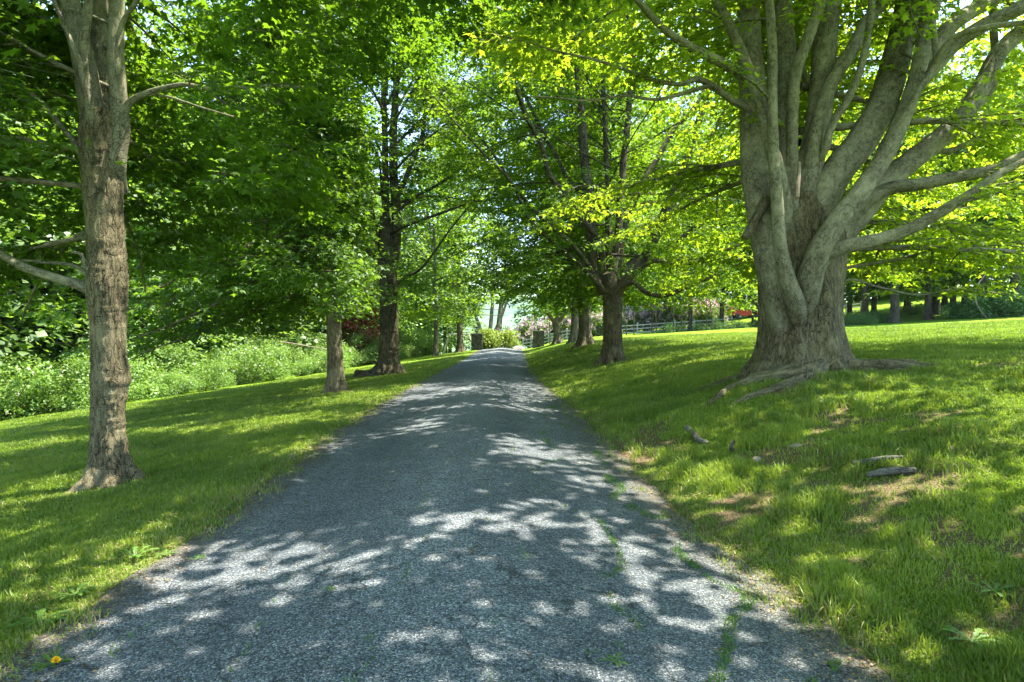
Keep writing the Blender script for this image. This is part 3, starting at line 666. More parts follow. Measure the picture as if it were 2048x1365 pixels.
    for az, z0, Ln in ((.25, 3.6, 8), (.75, 4.3, 8), (1.25, 4.0, 7.5), (1.75, 4.6, 7), (.5, 6.0, 9), (1.0, 6.4, 8.5), (2.1, 4.8, 7), (-.1, 5.2, 8), (.1, 3.1, 7.5), (1.5, 6.6, 8), (.6, 5.0, 8.6), (.95, 3.3, 7)):
        d = np.array([cos(az), sin(az), .12]); pts = [np.array([5, 10.9, bz+z0-1])]
        for j in range(6): d = d+np.array([rng.normal(0, .07), rng.normal(0, .07), -.045]); d /= np.linalg.norm(d); pts.append(pts[-1]+d*Ln/6)
        low.append((np.array(pts), np.linspace(.07, .012, 7)))
    for p, r in low: tube(wood, p, r, 8, .3, seed=p[0][2])
    for p, r in top: tube(wood, p, r, 10, .3, seed=p[0][2])
    n += grow(low, wood, cr, rng, start=.22, droop=.16, dens=1.1, zmin=lambda x, y: 2.45, len0=2.3)
    front = lambda p: sight(p, 'R1') or (p[1] < Y0+.9 and p[1] > 1 and 1380 < 1024+p[0]/p[1]*F < 2300 and p[2] < 7.3) or (p[1] < Y0+.9 and p[2] < 6.2 and p[0] > -1)
    n += pads(wood, cr, rng, (5.6, 12.0), 8.5, 3.0, 9.5, 2100, zmin=lambda x, y: 2.7+.03*max(0, x-5), avoid=front, gf=.42)
    n += pads(wood, cr, rng, (4.6, 9.8), 8.6, 6.3, 15, 1700, zmin=lambda x, y: 6.0, avoid=front, gf=.30)
    n += pads(wood, cr, rng, (3.2, 14.0), 7.0, 6.6, 11, 500, zmin=lambda x, y: 6.2, avoid=front, gf=.4)
    n += pads(None, cr, rng, (2.8, 6.0), 6.0, 6.4, 11, 750, zmin=lambda x, y: 6.2, gf=.33)  # twigless leaves added out of view to shade the foreground drive
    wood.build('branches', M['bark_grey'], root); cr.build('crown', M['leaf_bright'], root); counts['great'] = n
great_maple()

# ------------------------------------------------------------------ the left near maple
def near_left_maple():
    rng = np.random.default_rng(8); Y0 = 7.3; X0 = (218-1024)/F*Y0; bz = gz(X0, Y0)
    root = empty('maple_tree', (X0, Y0, bz), 'furrowed straight maple nearest the camera at the left lawn edge', 'tree', 'maples lining the drive')
    T = MB()
    rows = [(226, 1010, 108), (224, 975, 104), (222, 945, 92), (220, 915, 84), (218, 860, 74), (218, 800, 78), (220, 762, 84), (217, 710, 76), (216, 660, 76), (214, 610, 86), (214, 560, 92), (212, 500, 84), (206, 430, 86), (204, 370, 88), (203, 310, 96), (204, 262, 100), (206, 225, 84)]
    p, r = px_limb(rows, Y0, .79)
    def fl(th, q, pp):
        z = pp[:, 2:3]-bz; k = np.exp(-np.maximum(z, -.05)/.16); lob = .5+.5*np.cos(5*th+.4)
        burl = .10*np.exp(-((z-1.3)/.18)**2)*np.exp(-(np.angle(np.exp(1j*(th-5.6)))/.7)**2)+.12*np.exp(-((z-2.3)/.16)**2)*np.exp(-(np.angle(np.exp(1j*(th-3.0)))/.8)**2)
        return 1+k*.75*(.2+lob)+.04*np.cos(3*th+z)+burl
    tube(T, p, r, 150, .025, .014, fl, seed=21); T.build('trunk', M['bark'], root)
    L = [
     [(196, 330, 60, 0), (184, 225, 50, 0), (165, 110, 46, 0), (145, 30, 42, 0), (135, -20, 40, 0)],
     [(208, 300, 56, .2), (205, 200, 46, .25), (200, 110, 42, .3), (198, 0, 38, .35)],
     [(232, 330, 44, 0), (240, 262, 42, 0), (236, 183, 36, 0), (232, 110, 34, 0), (233, 0, 32, 0)],
     [(184, 260, 26, -.15), (177, 205, 17, -.27), (170, 176, 14, -.30), (159, 128, 12, -.32), (137, 73, 11, -.34), (107, 0, 10, -.36)],
     [(178, 200, 26, -.12), (168, 100, 22, -.2), (172, 50, 21, -.22), (178, 0, 20, -.25)],
     [(165, 310, 18, 0), (152, 289, 15, 0), (125, 256, 13, 0), (99, 223, 12, .05), (66, 190, 11, .1), (15, 161, 10, .2), (-60, 120, 8, .3)],
     [(245, 235, 20, 0), (258, 208, 17, -.05), (293, 187, 13, -.1), (330, 176, 11, -.2), (366, 170, 10, -.3), (421, 179, 9, -.45), (476, 181, 8, -.6), (531, 172, 6, -.7), (600, 175, 4, -.8)],
     [(236, 140, 12, -.1), (246, 45, 11, -.1), (275, 0, 9, -.2)],
     [(190, 585, 32, -.05), (161, 571, 27, -.1), (133, 563, 24, -.15), (93, 551, 22, -.2), (40, 531, 20, -.3), (0, 508, 18, -.35), (-60, 480, 16, -.4)],
     [(185, 560, 14, 0), (165, 540, 11, .1), (140, 530, 9, .15), (90, 525, 7, .2), (40, 520, 6, .3)],
     [(184, 545, 12, -.15), (168, 530, 10, -.2), (162, 508, 9, -.22), (140, 505, 5, -.25)],
     [(292, 188, 7, -.1), (340, 195, 6, -.1), (385, 210, 5, -.1), (470, 235, 4, -.1)],
    ]
    limbs = []
    for k, rows in enumerate(L):
        p, r = sink(*px_limb(rows, Y0))
        if rows[-1][1] < 30 or rows[-1][0] < -40: p, r = extend(p, r, 5 if rows[0][2] > 30 else 2.5, .1, rng)
        mb = MB(); nseg = 44 if rows[0][2] > 40 else 20
        tube(mb, p, r, nseg, .04, .005 if nseg > 40 else .003, (lambda th, q, pp: 1+.05*np.cos(2*th+q*1.3)), seed=k+31)
        mb.build('limb', M['bark_grey'], root); limbs.append((p, r))
    wood, cr = MB(), MB()
    top = auto_limbs(np.array([X0-.2, Y0+.2, bz+5.8]), np.array([X0-.4, Y0+.3, bz+11]), 6.5, 16, 12, rng, el=(.0, 1.2), r0=.1, azs=[2.0, 3.0, 4.0, 2.5, 3.5, 1.9, 4.4, 2.8, 5.2, .3, 1.5, 3.2])
    mid = auto_limbs(np.array([X0, Y0+.15, bz+2.8]), np.array([X0, Y0+.2, bz+5.5]), 6.0, 9, 11, rng, el=(-.02, .35), r0=.05,
                     azs=[2.9, 2.5, 3.5, 2.1, 3.1, 1.95, 2.6, 3.8, 2.2, 2.8, 3.3])
    for p, r in top+mid: tube(wood, p, r, 8, .3, seed=p[0][2])
    n = grow(limbs[:3]+limbs[5:], wood, cr, rng, start=.55, dens=1.0, zmin=lambda x, y: 2.2, len0=1.5, avoid=lambda p: sight(p, 'T1') or p[1] < Y0-1.5 and p[0] > -6 and p[2] < 4.8)
    n += grow(top, wood, cr, rng, start=.15, dens=.9, avoid=lambda p: sight(p, 'T1'), len0=2.4)
    n += grow(mid, wood, cr, rng, start=.2, dens=1.1, zmin=lambda x, y: 1.7 if x < -7 else 2.3, len0=2.0, avoid=lambda p: sight(p, 'T1'))
    def av(p):
        if sight(p, 'T1'): return True
        px = 1024+p[0]/max(p[1], .3)*F
        return p[1] < Y0+.45 and 60 < px < 420 and p[2] < 6.0
    n += pads(wood, cr, rng, (X0-.3, Y0+1.2), 5.6, 1.5, 7.5, 1500, zmin=lambda x, y: max(.95 if x < -8 else 2.5, 2.9-.28*(abs(x-X0))) if x < X0 else 3.0, avoid=av)
    n += pads(wood, cr, rng, (X0, Y0), 6.2, 5.6, 15, 1700, zmin=lambda x, y: 5.4, avoid=av, thr=.05, gf=.4)
    n += pads(wood, cr, rng, (-2.6, 12.0), 4.2, 7.0, 11, 600, zmin=lambda x, y: 5.4, avoid=av)
    wood.build('branches', M['bark_grey'], root); cr.build('crown', M['leaf_shade'], root); counts['T1'] = n
near_left_maple()

# ------------------------------------------------------------------ the other maples of the avenue
def avenue_maple(label, trunk_rows, Y0, rows_limbs, R, H, nauto, seed, np_=1500, zlo=None, avoid2=None, thr=-.03, gf=.5, extra=None, crown_mat='leaf', bark='bark', zmin=None, el=(-.05, 1.2), autobase=None, flare=.5, dens=1.0, r0=.10, azs=None, ext=4.0, len0=2.3, nseg=60):
    rng = np.random.default_rng(seed)
    p, r = px_limb(trunk_rows, Y0)
    b = px_limb([r_ for r_ in trunk_rows if True], Y0)[0]
    X0 = p[1][0]; bz = gz(X0, Y0)
    p[:, 2] += bz-p[1][2]                     # the foot stands on the ground
    root = empty('maple_tree', (X0, Y0, bz), label, 'tree', 'maples lining the drive')
    T = MB(); tube(T, p, r, nseg, .05, .014, root_flare(bz, flare, 6, seed, .25), seed=seed)
    limbs = []
    for k, rows in enumerate(rows_limbs):
        q, rr = px_limb(rows, Y0); q, rr = extend(q, rr, ext, .06, rng)
        tube(T, q, rr, 14, .12, .004, seed=seed+k+.5); limbs.append((q, rr))
    wood, cr = MB(), MB()
    ab = autobase or (p[-1][2], p[-1][2]+H*.45)
    auto = auto_limbs(np.array([p[-1][0], Y0, ab[0]]), np.array([p[-1][0]+rng.normal(0, .3), Y0, ab[1]]), R, H+bz, nauto, rng, el=el, r0=r0, azs=azs)
    for q, rr in auto: tube(wood, q, rr, 7, .3, seed=q[0][2])
    zf = zmin or (lambda x, y: bz+2.2)
    n = grow(limbs+auto, wood, cr, rng, start=.2, dens=dens, zmin=zf, avoid=avoid2 or clear_view, len0=len0)
    zl = bz+2.6 if zlo is None else zlo
    n += pads(wood, cr, rng, (X0, Y0), R*1.08, zl, H+bz+1, np_, zmin=zf, avoid=avoid2 or clear_view, thr=thr, gf=gf)
    if extra: n += pads(wood, cr, rng, *extra, zmin=zf, avoid=avoid2 or clear_view, thr=-.05)
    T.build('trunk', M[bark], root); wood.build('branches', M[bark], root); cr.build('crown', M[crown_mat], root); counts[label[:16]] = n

avenue_maple('slim furrowed maple with drooping boughs, second on the left of the drive',
    [(673, 800, 48), (672, 775, 44), (671, 740, 37), (670, 700, 35), (668, 640, 33), (665, 560, 31), (662, 450, 28), (655, 300, 24), (650, 150, 20), (645, 0, 16), (642, -150, 11)], 18.5,
    [[(664, 560, 12, 0), (640, 545, 10, -.3), (590, 555, 9, -.8), (520, 570, 8, -1.5), (430, 610, 6, -2.3), (330, 655, 4, -3)],
     [(664, 600, 12, 0), (620, 590, 10, .3), (560, 600, 8, .3), (470, 640, 6, 0), (360, 680, 4, -.5), (290, 705, 3, -.8)],
     [(665, 520, 14, -.1), (630, 505, 10, -.5), (560, 500, 9, -1), (470, 520, 7, -1.5), (390, 540, 5, -2)]],
    6.6, 15, 34, 41, 4000, 1.6, autobase=(3.0, 13.0), el=(-.18, 1.1), zmin=lambda x, y: (1.9 if x > -6.5 else 1.9+.24*(x+6.5)), dens=1.15, r0=.075, ext=1.5, len0=2.4, avoid2=lambda p: sight(p, 'T2'), thr=.02, gf=.42, crown_mat='leaf_shade', extra=((-5.3, 17.0), 2.8, 2.9, 9.5, 700), azs=[1.75+((k*1.37) % 2.9) if k < 20 else k*2.4 for k in range(34)])
avenue_maple('thick dark-barked maple with flared base, third on the left of the drive',
    [(768, 760, 62), (775, 735, 58), (777, 700, 46), (778, 640, 42), (776, 560, 42), (774, 510, 44), (772, 470, 40), (770, 420, 24)], 26.7,
    [[(765, 540, 24, -.1), (750, 483, 20, -.2), (741, 425, 19, -.3), (728, 370, 16, -.4), (722, 250, 12, -.5)],
     [(774, 500, 20, -.1), (772, 425, 17, -.1), (770, 290, 15, 0), (765, 100, 12, .2), (760, -50, 9, .3)],
     [(785, 540, 24, .1), (792, 480, 24, .1), (793, 425, 23, .1), (787, 347, 21, 0), (787, 270, 18, -.1), (800, 100, 12, -.2)],
     [(755, 520, 16, -.3), (733, 498, 14, -.5), (702, 467, 13, -.8), (685, 430, 11, -1), (660, 350, 8, -1.3)],
     [(792, 430, 10, 0), (807, 413, 8, -.2), (830, 394, 8, -.4), (861, 378, 7, -.7), (888, 362, 7, -.9), (946, 316, 5, -1.4)],
     [(790, 575, 8, 0), (803, 560, 7, 0), (838, 541, 6, -.2), (873, 498, 5, -.5), (900, 460, 4, -.8)],
     [(790, 400, 14, 0), (810, 362, 12, .1), (822, 328, 11, .2), (842, 281, 10, .4), (850, 200, 8, .6)]],
    6.8, 18, 18, 47, 3600, 2.6, autobase=(5.5, 13.0), el=(.28, 1.2), zmin=lambda x, y: 2.6, dens=.8, flare=.8, azs=None, nseg=80, avoid2=lambda p: sight(p, 'T3') or (p[1] < 27.2 and p[2] < 12.5 and -7.6 < p[0] < -3.6 and RNG.uniform() < .5), crown_mat='leaf_shade', bark='bark_dark', extra=((-1.0, 30.0), 5.2, 8.5, 18, 1500))
R2L = [
 [(1210, 590, 30, 0), (1190, 538, 26, 0), (1182, 443, 25, 0), (1174, 367, 23, 0), (1167, 290, 22, .1), (1163, 214, 19, .2), (1155, 138, 17, .3), (1140, 0, 14, .4)],
 [(1216, 580, 18, .1), (1216, 538, 15, .2), (1216, 462, 14, .3), (1216, 386, 13, .4), (1212, 300, 12, .5), (1205, 150, 10, .7)],
 [(1222, 580, 22, 0), (1230, 519, 20, .2), (1239, 443, 19, .4), (1243, 367, 17, .6), (1258, 214, 14, .9), (1262, 60, 11, 1.1)],
 [(1205, 580, 14, -.1), (1188, 550, 12, -.4), (1136, 481, 10, -1), (1090, 443, 9, -1.6), (1050, 400, 8, -2.1), (1010, 350, 6, -2.6), (960, 300, 5, -3)],
 [(1205, 540, 18, -.1), (1201, 489, 16, -.3), (1167, 443, 15, -.6), (1129, 390, 14, -1), (1098, 348, 13, -1.3), (1083, 290, 12, -1.6), (1052, 233, 11, -1.9), (1033, 176, 10, -2.2), (1010, 119, 9, -2.4), (990, 30, 8, -2.6)],
 [(1175, 400, 13, 0), (1167, 390, 12, .1), (1136, 359, 10, .5), (1113, 313, 10, .8), (1079, 252, 9, 1.2), (1052, 195, 8, 1.6), (1010, 100, 6, 2)],
 [(1230, 590, 34, -.1), (1243, 565, 32, -.2), (1281, 530, 28, -.4), (1315, 462, 24, -.7), (1338, 405, 22, -.9), (1365, 348, 20, -1), (1388, 271, 17, -1.2), (1410, 207, 15, -1.4), (1440, 100, 11, -1.6)],
 [(1300, 490, 16, -.5), (1322, 455, 14, -.4), (1357, 405, 13, -.3), (1395, 329, 11, -.2), (1433, 252, 10, 0), (1452, 218, 9, 0), (1480, 120, 7, .2)],
 [(1240, 560, 16, .2), (1262, 525, 13, .6), (1319, 504, 11, 1), (1376, 466, 10, 1.4), (1433, 424, 8, 1.8), (1483, 390, 6, 2.1), (1530, 350, 5, 2.3)],
 [(1270, 545, 16, -.6), (1304, 523, 12, -.8), (1357, 531, 11, -1.2), (1407, 519, 10, -1.6), (1452, 500, 9, -2), (1502, 485, 8, -2.3)],
 [(1225, 600, 16, -.2), (1250, 570, 14, -.5), (1266, 565, 12, -.7), (1289, 584, 11, -.9), (1327, 592, 10, -1.2), (1376, 573, 9, -1.6), (1433, 550, 8, -2), (1510, 515, 6, -2.5)],
 [(1235, 540, 18, .2), (1250, 450, 17, .4), (1285, 367, 15, .5), (1304, 336, 14, .6), (1346, 264, 12, .8), (1395, 207, 10, 1), (1430, 120, 8, 1.2)],
 [(1212, 585, 12, -.3), (1150, 520, 9, -.7), (1100, 480, 8, -1.1), (1060, 440, 7, -1.4), (1030, 380, 6, -1.8)]]
avenue_maple('vase-shaped maple with many slender dark stems beside the drive, right of the crest',
    [(1223, 745, 58), (1224, 722, 54), (1225, 690, 46), (1225, 640, 43), (1225, 600, 46), (1221, 570, 54), (1216, 545, 44)], 22.0, R2L,
    7.4, 18, 36, 53, 5000, 2.6, crown_mat='leaf', autobase=(4.2, 13.0), el=(-.05, 1.25), zmin=lambda x, y: 2.4, dens=.7, flare=.35, ext=4.5, r0=.045, nseg=90, avoid2=lambda p: sight(p, 'R2') or (p[1] < 22.4 and p[2] < 12.5 and .2 < p[0] < 8.6 and RNG.uniform() < .78), thr=.0, gf=.5, bark='bark_dark')
avenue_maple('stout low-forking maple close behind the vase-shaped one on the right bank',
    [(1171, 705, 42), (1171, 685, 36), (1170, 660, 30), (1169, 620, 28), (1167, 590, 32), (1165, 570, 30)], 30.0,
    [[(1165, 590, 16, 0), (1150, 540, 14, -.3), (1120, 480, 11, -.6), (1090, 400, 9, -1), (1070, 300, 7, -1.4)],
     [(1167, 590, 20, 0), (1168, 520, 18, .2), (1165, 420, 15, .4), (1160, 300, 12, .6)],
     [(1172, 590, 18, 0), (1195, 545, 14, -.3), (1230, 480, 12, -.5), (1260, 400, 10, -.8)]],
    7.2, 17, 16, 59, 2600, 3.2, autobase=(4.6, 12), extra=((1.3, 34.0), 5.2, 9.0, 19, 1500), el=(.0, 1.2), zmin=lambda x, y: 3.2, dens=.85, nseg=48)
avenue_maple('maple with sunlit pale trunk, fourth in the row on the right of the drive',
    [(1148, 700, 26), (1148, 683, 24), (1149, 660, 19), (1150, 620, 17), (1152, 580, 15), (1155, 500, 10)], 40.0, [],
    8.0, 24, 16, 61, 3200, 4.0, autobase=(5.0, 13), el=(.0, 1.2), zmin=lambda x, y: 4.2, dens=.8, nseg=32)
avenue_maple('short maple forking low above the right gate pillar',
    [(1117, 698, 24), (1116, 683, 20), (1115, 665, 16), (1113, 648, 20), (1112, 640, 18)], 52.0,
    [[(1112, 650, 10, 0), (1095, 625, 9, -.2), (1080, 590, 7, -.5), (1060, 560, 5, -1)], [(1113, 650, 11, 0), (1130, 625, 9, 0), (1150, 590, 7, .3)], [(1113, 645, 10, 0), (1112, 600, 9, .2), (1108, 540, 6, .4)]],
    5.5, 9, 12, 67, autobase=(3.6, 8), el=(-.05, 1.2), zmin=lambda x, y: 2.9+(.25*(3-x) if x < 3 else 0), dens=.8, nseg=28, ext=2)
avenue_maple('straight maple at the left end of the drive, just left of the gate pillar',
    [(922, 712, 22), (921, 698, 19), (920, 670, 14), (919, 630, 13), (918, 570, 11), (917, 480, 9), (917, 400, 6)], 62.0, [],
    6.0, 25, 16, 71, 2600, 2.6, crown_mat='leaf', autobase=(3.2, 12), el=(-.12, 1.2), zmin=lambda x, y: 2.5, dens=.8, nseg=28)
avenue_maple('slender maple between the dark-barked maple and the end of the drive',
    [(873, 715, 16), (872, 703, 14), (872, 660, 10), (871, 620, 9), (870, 540, 8), (869, 450, 5)], 52.0, [],
    7.2, 23, 16, 73, 3000, 2.6, crown_mat='leaf', autobase=(3.4, 10), el=(-.1, 1.2), zmin=lambda x, y: 2.3, dens=.75, nseg=20)

# ------------------------------------------------------------------ maples behind the camera whose shade falls on the drive
def off_tree(x, y, R, H, seed, label, hb=5.6):
    rng = np.random.default_rng(seed); bz = gz(x, y)
    root = empty('maple_tree', (x, y, bz), label, 'tree', 'maples lining the drive')
    T = MB(); tube(T, [[x, y, bz-.2], [x, y, bz+2], [x+.1, y, bz+hb], [x, y, bz+H*.8]], [.5, .4, .33, .1], 24, .2, .01, root_flare(bz, .4, 5, 1, .3), seed=seed)
    wood, cr = MB(), MB(); au = auto_limbs(np.array([x, y, bz+hb]), np.array([x, y, bz+H*.75]), R, H, 18, rng, el=(.12, 1.2), r0=.1)
    for q, rr in au: tube(wood, q, rr, 7, .4)
    grow(au, wood, cr, rng, start=.15, dens=.85, zmin=lambda X, Y: 5.2 if Y < 3 else 6.5, len0=2.5, fixed=(2, .22, .36))
    pads(None, cr, rng, (x, y), R*1.15, hb-.3, H, 2300, zmin=lambda X, Y: 5.2 if Y < 3 else 6.5, fixed=(2, .19, .75), gf=.26)
    T.build('trunk', M['bark'], root); wood.build('branches', M['bark'], root); cr.build('crown', M['leaf'], root)
off_tree(6.2, -1.0, 7.5, 14, 81, 'maple just outside the picture at the right, shading the foreground')
off_tree(-5.6, -3.8, 6.0, 14, 83, 'maple behind the camera at the left of the drive')

# ------------------------------------------------------------------ woodland and hedge trees behind
def proto_tree(seed, R, H, crown_z, leafmat, n_limbs=16, size=.30, dens=.36, r=.22, name='woodland_tree'):
    rng = np.random.default_rng(seed)
    root = empty(name, (0, 0, 0), 'x', 'tree')
    T = MB(); wob = rng.normal(0, .15, 4)
    tube(T, [[0, 0, -.6], [wob[0]*.3, 0, 1], [wob[0], wob[1], H*.35], [wob[2], wob[3], H*.65], [0, 0, H*.92]], [r*1.3, r, r*.8, r*.5, .03], 14, .5, .01, root_flare(0, .4, 5, 1, .4), seed=seed)
    wood, cr = MB(), MB(); au = auto_limbs(np.array([0, 0, crown_z]), np.array([0, 0, H*.86]), R, H, n_limbs, rng, el=(-.1, 1.1), r0=.07)
    for q, rr in au: tube(T, q, rr, 5, .6)
    n = grow(au, wood, cr, rng, start=.1, dens=.9, len0=2.6, fixed=(2, size, dens), droop=.3)
    n += pads(None, cr, rng, (0, 0), R*1.05, crown_z-.3, H, int(80*R*H/8), fixed=(2, size, .75), L0=1.25, shell=.5)
    T.build('trunk', M['bark_far'], root); cr.build('crown', M[leafmat], root); counts['proto%d' % seed] = n
    return root
def copy_thing(src, loc, rz, sc, label, group):
    c = src.copy(); C.collection.objects.link(c); c.location = loc; c.rotation_euler = (0, 0, rz); c.scale = (sc, sc, sc*random.uniform(.92, 1.1))
    if label: c['label'] = label
    if group: c['group'] = group
    for ch in src.children:
        k = ch.copy(); C.collection.objects.link(k); k.parent = c
    return c
used = {}
def place(src, x, y, sc, label, group, rz=None, dz=-.1):
    loc = (x, y, gz(x, y)+dz); rz = random.uniform(0, 6.28) if rz is None else rz
    if src.name in used: return copy_thing(src, loc, rz, sc, label, group)
    used[src.name] = 1; src.location = loc; src.rotation_euler[2] = rz; src.scale = (sc, sc, sc); src['label'] = label; src['group'] = group
    return src
pA = proto_tree(101, 5.0, 17, 2.6, 'leaf_far', 20)
pB = proto_tree(103, 4.2, 14, 1.2, 'leaf_far', 20, size=.26)
pC = proto_tree(105, 5.2, 19, 6.0, 'leaf_far', 16, size=.32, r=.3)
pD = proto_tree(107, 4.0, 9, .8, 'leaf_bright', 18, size=.24)
pD2 = proto_tree(113, 3.6, 8, .4, 'leaf_far', 18, size=.24)
pR = proto_tree(109, 2.2, 5.0, 1.2, 'leaf_red', 10, size=.2, r=.08, name='red_leaved_tree')
GL = 'trees of the wood behind the left hedge'; GR = 'trees of the wood beyond the right lawn'; GC = 'trees past the end of the drive'
LW = 'leafy woodland tree behind the sunlit left hedge'
RW = 'shaded woodland tree beyond the right lawn'
CW = 'tall light green tree past the end of the drive'
hx = lambda Y: np.interp(Y, [10, 21.5, 29, 38, 55, 70], [-21.5, -18, -14.2, -11.7, -7.9, -7.0])
rr_ = random.Random(3)
for k, Y in enumerate(np.linspace(15, 68, 17)):
    x = hx(Y)-rr_.uniform(8.5, 10.5); place([pA, pB, pC][k % 3], x, Y, rr_.uniform(1.2, 1.45), LW, GL)
for k, Y in enumerate(np.linspace(20, 78, 14)):
    x = hx(Y)-rr_.uniform(11, 15); place([pC, pA, pC, pB][k % 4], x, Y, rr_.uniform(1.05, 1.4), LW, GL)
for k, Y in enumerate(np.linspace(17, 72, 15)):
    x = hx(Y)-rr_.uniform(6.3, 8); place([pD2, pD2][k % 2], x, Y+1.5, rr_.uniform(.65, .8), LW, GL)
for k, Y in enumerate(np.linspace(26, 100, 12)):
    x = hx(min(Y, 70))-rr_.uniform(19, 26); place([pC, pA][k % 2], x, Y, rr_.uniform(1.4, 1.7), LW, GL)
place(pR, hx(50)-3.2, 50, 1.25, 'small dark red leaved tree standing in the hedge behind the left maples', None)
for k, (x, y, s) in enumerate([(-9, 84, 1.1), (-9.5, 96, 1.0), (-14, 95, 1.2), (-22, 88, 1.2), (-18, 104, 1.3), (3.5, 110, .0), (10, 96, 1.05), (15, 88, 1.1), (21, 96, 1.2), (27, 88, 1.1), (-13.5, 104, 1.2), (33, 92, 1.2), (12, 112, 1.3), (40, 86, 1.1)]):
    if s: place([pA, pC, pB][k % 3], x, y, s, CW, GC)
for k, (px, y) in enumerate([(1730, 50), (1748, 56), (1790, 46), (1856, 47), (1872, 54), (1905, 49), (1965, 45), (2030, 44), (2090, 46), (1700, 62), (1668, 58), (1640, 66), (1815, 62), (1890, 66), (1930, 64), (2000, 60), (2070, 62), (2140, 52)]):
    x = (px-1024)/F*y; place([pC, pA, pC, pC][k % 4], x, y, rr_.uniform(.85, 1.1), RW, GR)
for k in range(12):
    y = rr_.uniform(74, 92); x = rr_.uniform(40, 78); place([pA, pC, pB][k % 3], x, y, rr_.uniform(1.1, 1.4), RW, GR)
for px, y, s in ((1380, 63, .75), (1443, 64, .8), (1508, 64, .8), (1330, 70, .8), (1600, 70, .9)):
    place(pC, (px-1024)/F*y, y, s, None or 'dark trunked tree in the row by the white fence', 'trees along the white fence')
for k, (px, y, s) in enumerate([(1140, 92, 1.5), (1230, 84, 1.6), (1320, 96, 1.8), (1400, 90, 1.6), (1480, 96, 1.8), (1560, 88, 1.6), (1640, 96, 1.8), (1270, 108, 1.9), (1720, 92, 1.7), (1800, 98, 1.8), (1880, 90, 1.7), (1960, 98, 1.8), (2050, 90, 1.7)]):
    place([pA, pC][k % 2], (px-1024)/F*y, y, s*1.15, 'tall tree behind the rhododendrons and fence', 'tall trees behind the fence')
for k, (px, y, s) in enumerate([(560, 96, 1.7), (640, 104, 1.8), (720, 98, 1.7), (790, 108, 1.8), (850, 112, 1.9)]):
    place([pC, pA][k % 2], (px-1024)/F*y, y, s*1.15, CW, GC)
for px, y, s in ((1290, 84, 1.1), (1400, 86, 1.0), (1500, 88, 1.2), (1580, 84, 1.1)):
    place(pD, (px-1024)/F*y, y, s, 'bright low branched tree behind the white fence', 'low trees behind the white fence')

# leaning multi-stem tree behind the left pillar
def clump_tree():
    rng = np.random.default_rng(91); x, y = -3.4, 78.; bz = gz(x, y)
    root = empty('leaning_tree', (x, y, bz), 'tree with several bare leaning trunks behind the left gate pillar', 'tree')
    T, wood, cr = MB(), MB(), MB(); lim = []
    for dx, lx, r in ((1.6, 2.4, .42), (-.3, -2.6, .25), (.6, 1.2, .3), (1.0, 4.0, .2)):
        pts = np.array([[x+dx*.6, y, bz-.3], [x+dx, y, bz+2.2], [x+dx+(lx-dx)*.4, y+.5, bz+5], [x+lx, y+.8, bz+11]]); tube(T, pts, [r*1.1, r*.9, r*.8, .08], 16, .3, .01); lim.append((pts[2:], np.array([r*.5, .05])))
    lim += auto_limbs(np.array([x+1, y, bz+6.5]), np.array([x+1, y, bz+14]), 5, 17, 14, rng, el=(0, 1.1), r0=.08)
    grow(lim, wood, cr, rng, start=.1, fixed=(2, .28, .5), len0=2.4, zmin=lambda X, Y: bz+5.8, avoid=clear_view)
    pads(None, cr, rng, (x+1, y), 5.5, bz+5.8, bz+17, 500, fixed=(2, .28, .7), L0=1.2, avoid=clear_view)
    T.build('trunk', M['bark_grey'], root); cr.build('crown', M['leaf_far'], root)
clump_tree()

# ------------------------------------------------------------------ shrubs
def proto_shrub(seed, R, H, n, leafmat, flowermat=None, nf=0, size=.10, fs=.07, name='hedge_shrub', fdense=1.0):
    rng = np.random.default_rng(seed); root = empty(name, (0, 0, 0), 'x', 'shrub')
    cr = MB(); st = MB()
    c = np.column_stack([rng.normal(0, R*.42, 26), rng.normal(0, R*.42, 26), rng.uniform(.15, .82, 26)*H]); cr_r = rng.uniform(.22, .42, 26)*R
    i = rng.integers(0, 26, n); d = rng.normal(0, 1, (n, 3)); d /= np.linalg.norm(d, axis=1)[:, None]
    p = c[i]+d*(cr_r[i]*rng.uniform(.55, 1.12, n))[:, None]; p[:, 2] = np.abs(p[:, 2])*1.0
    tip = d*.6+rng.normal(0, .5, (n, 3)); nm = d+np.array([0, 0, .8])+rng.normal(0, .35, (n, 3))
    leaves(cr, p, tip, nm, size*rng.uniform(.6, 1.3, n), 1 if size < .13 else 2, np.clip(rng.normal(.5, .25, n), 0, 1))
    for k in range(26): tube(st, [[c[k][0]*.2, c[k][1]*.2, -.2], [c[k][0]*.6, c[k][1]*.6, c[k][2]*.5], c[k]], [.03, .02, .008], 5, .3)
    st.build('stems', M['bark_far'], root); cr.build('foliage', M[leafmat], root)
    if nf:
        fl = MB(); m = nf; i = rng.integers(0, 26, m); d = rng.normal(0, 1, (m, 3)); d[:, 2] = np.abs(d[:, 2])*.8; d /= np.linalg.norm(d, axis=1)[:, None]
        hp = c[i]+d*(cr_r[i]*1.08)[:, None]
        pk = 9; q = np.repeat(hp, pk, 0)+rng.normal(0, fs*.55, (m*pk, 3)); nn = np.repeat(d, pk, 0)+rng.normal(0, .6, (m*pk, 3))
        leaves(fl, q, rng.normal(0, 1, (m*pk, 3)), nn, np.full(m*pk, fs), 2, np.clip(rng.normal(.6, .25, m*pk), 0, 1)); fl.build('blossoms', M[flowermat], root)
    return root
sA = proto_shrub(201, 1.7, 2.3, 5200, 'shrub', 'blossom_white', 34, fs=.055, size=.12)
sB = proto_shrub(203, 2.1, 2.7, 6500, 'shrub', None, 0, size=.125)
sC = proto_shrub(205, 1.4, 1.7, 4200, 'shrub', 'blossom_white', 16, fs=.055, size=.12)
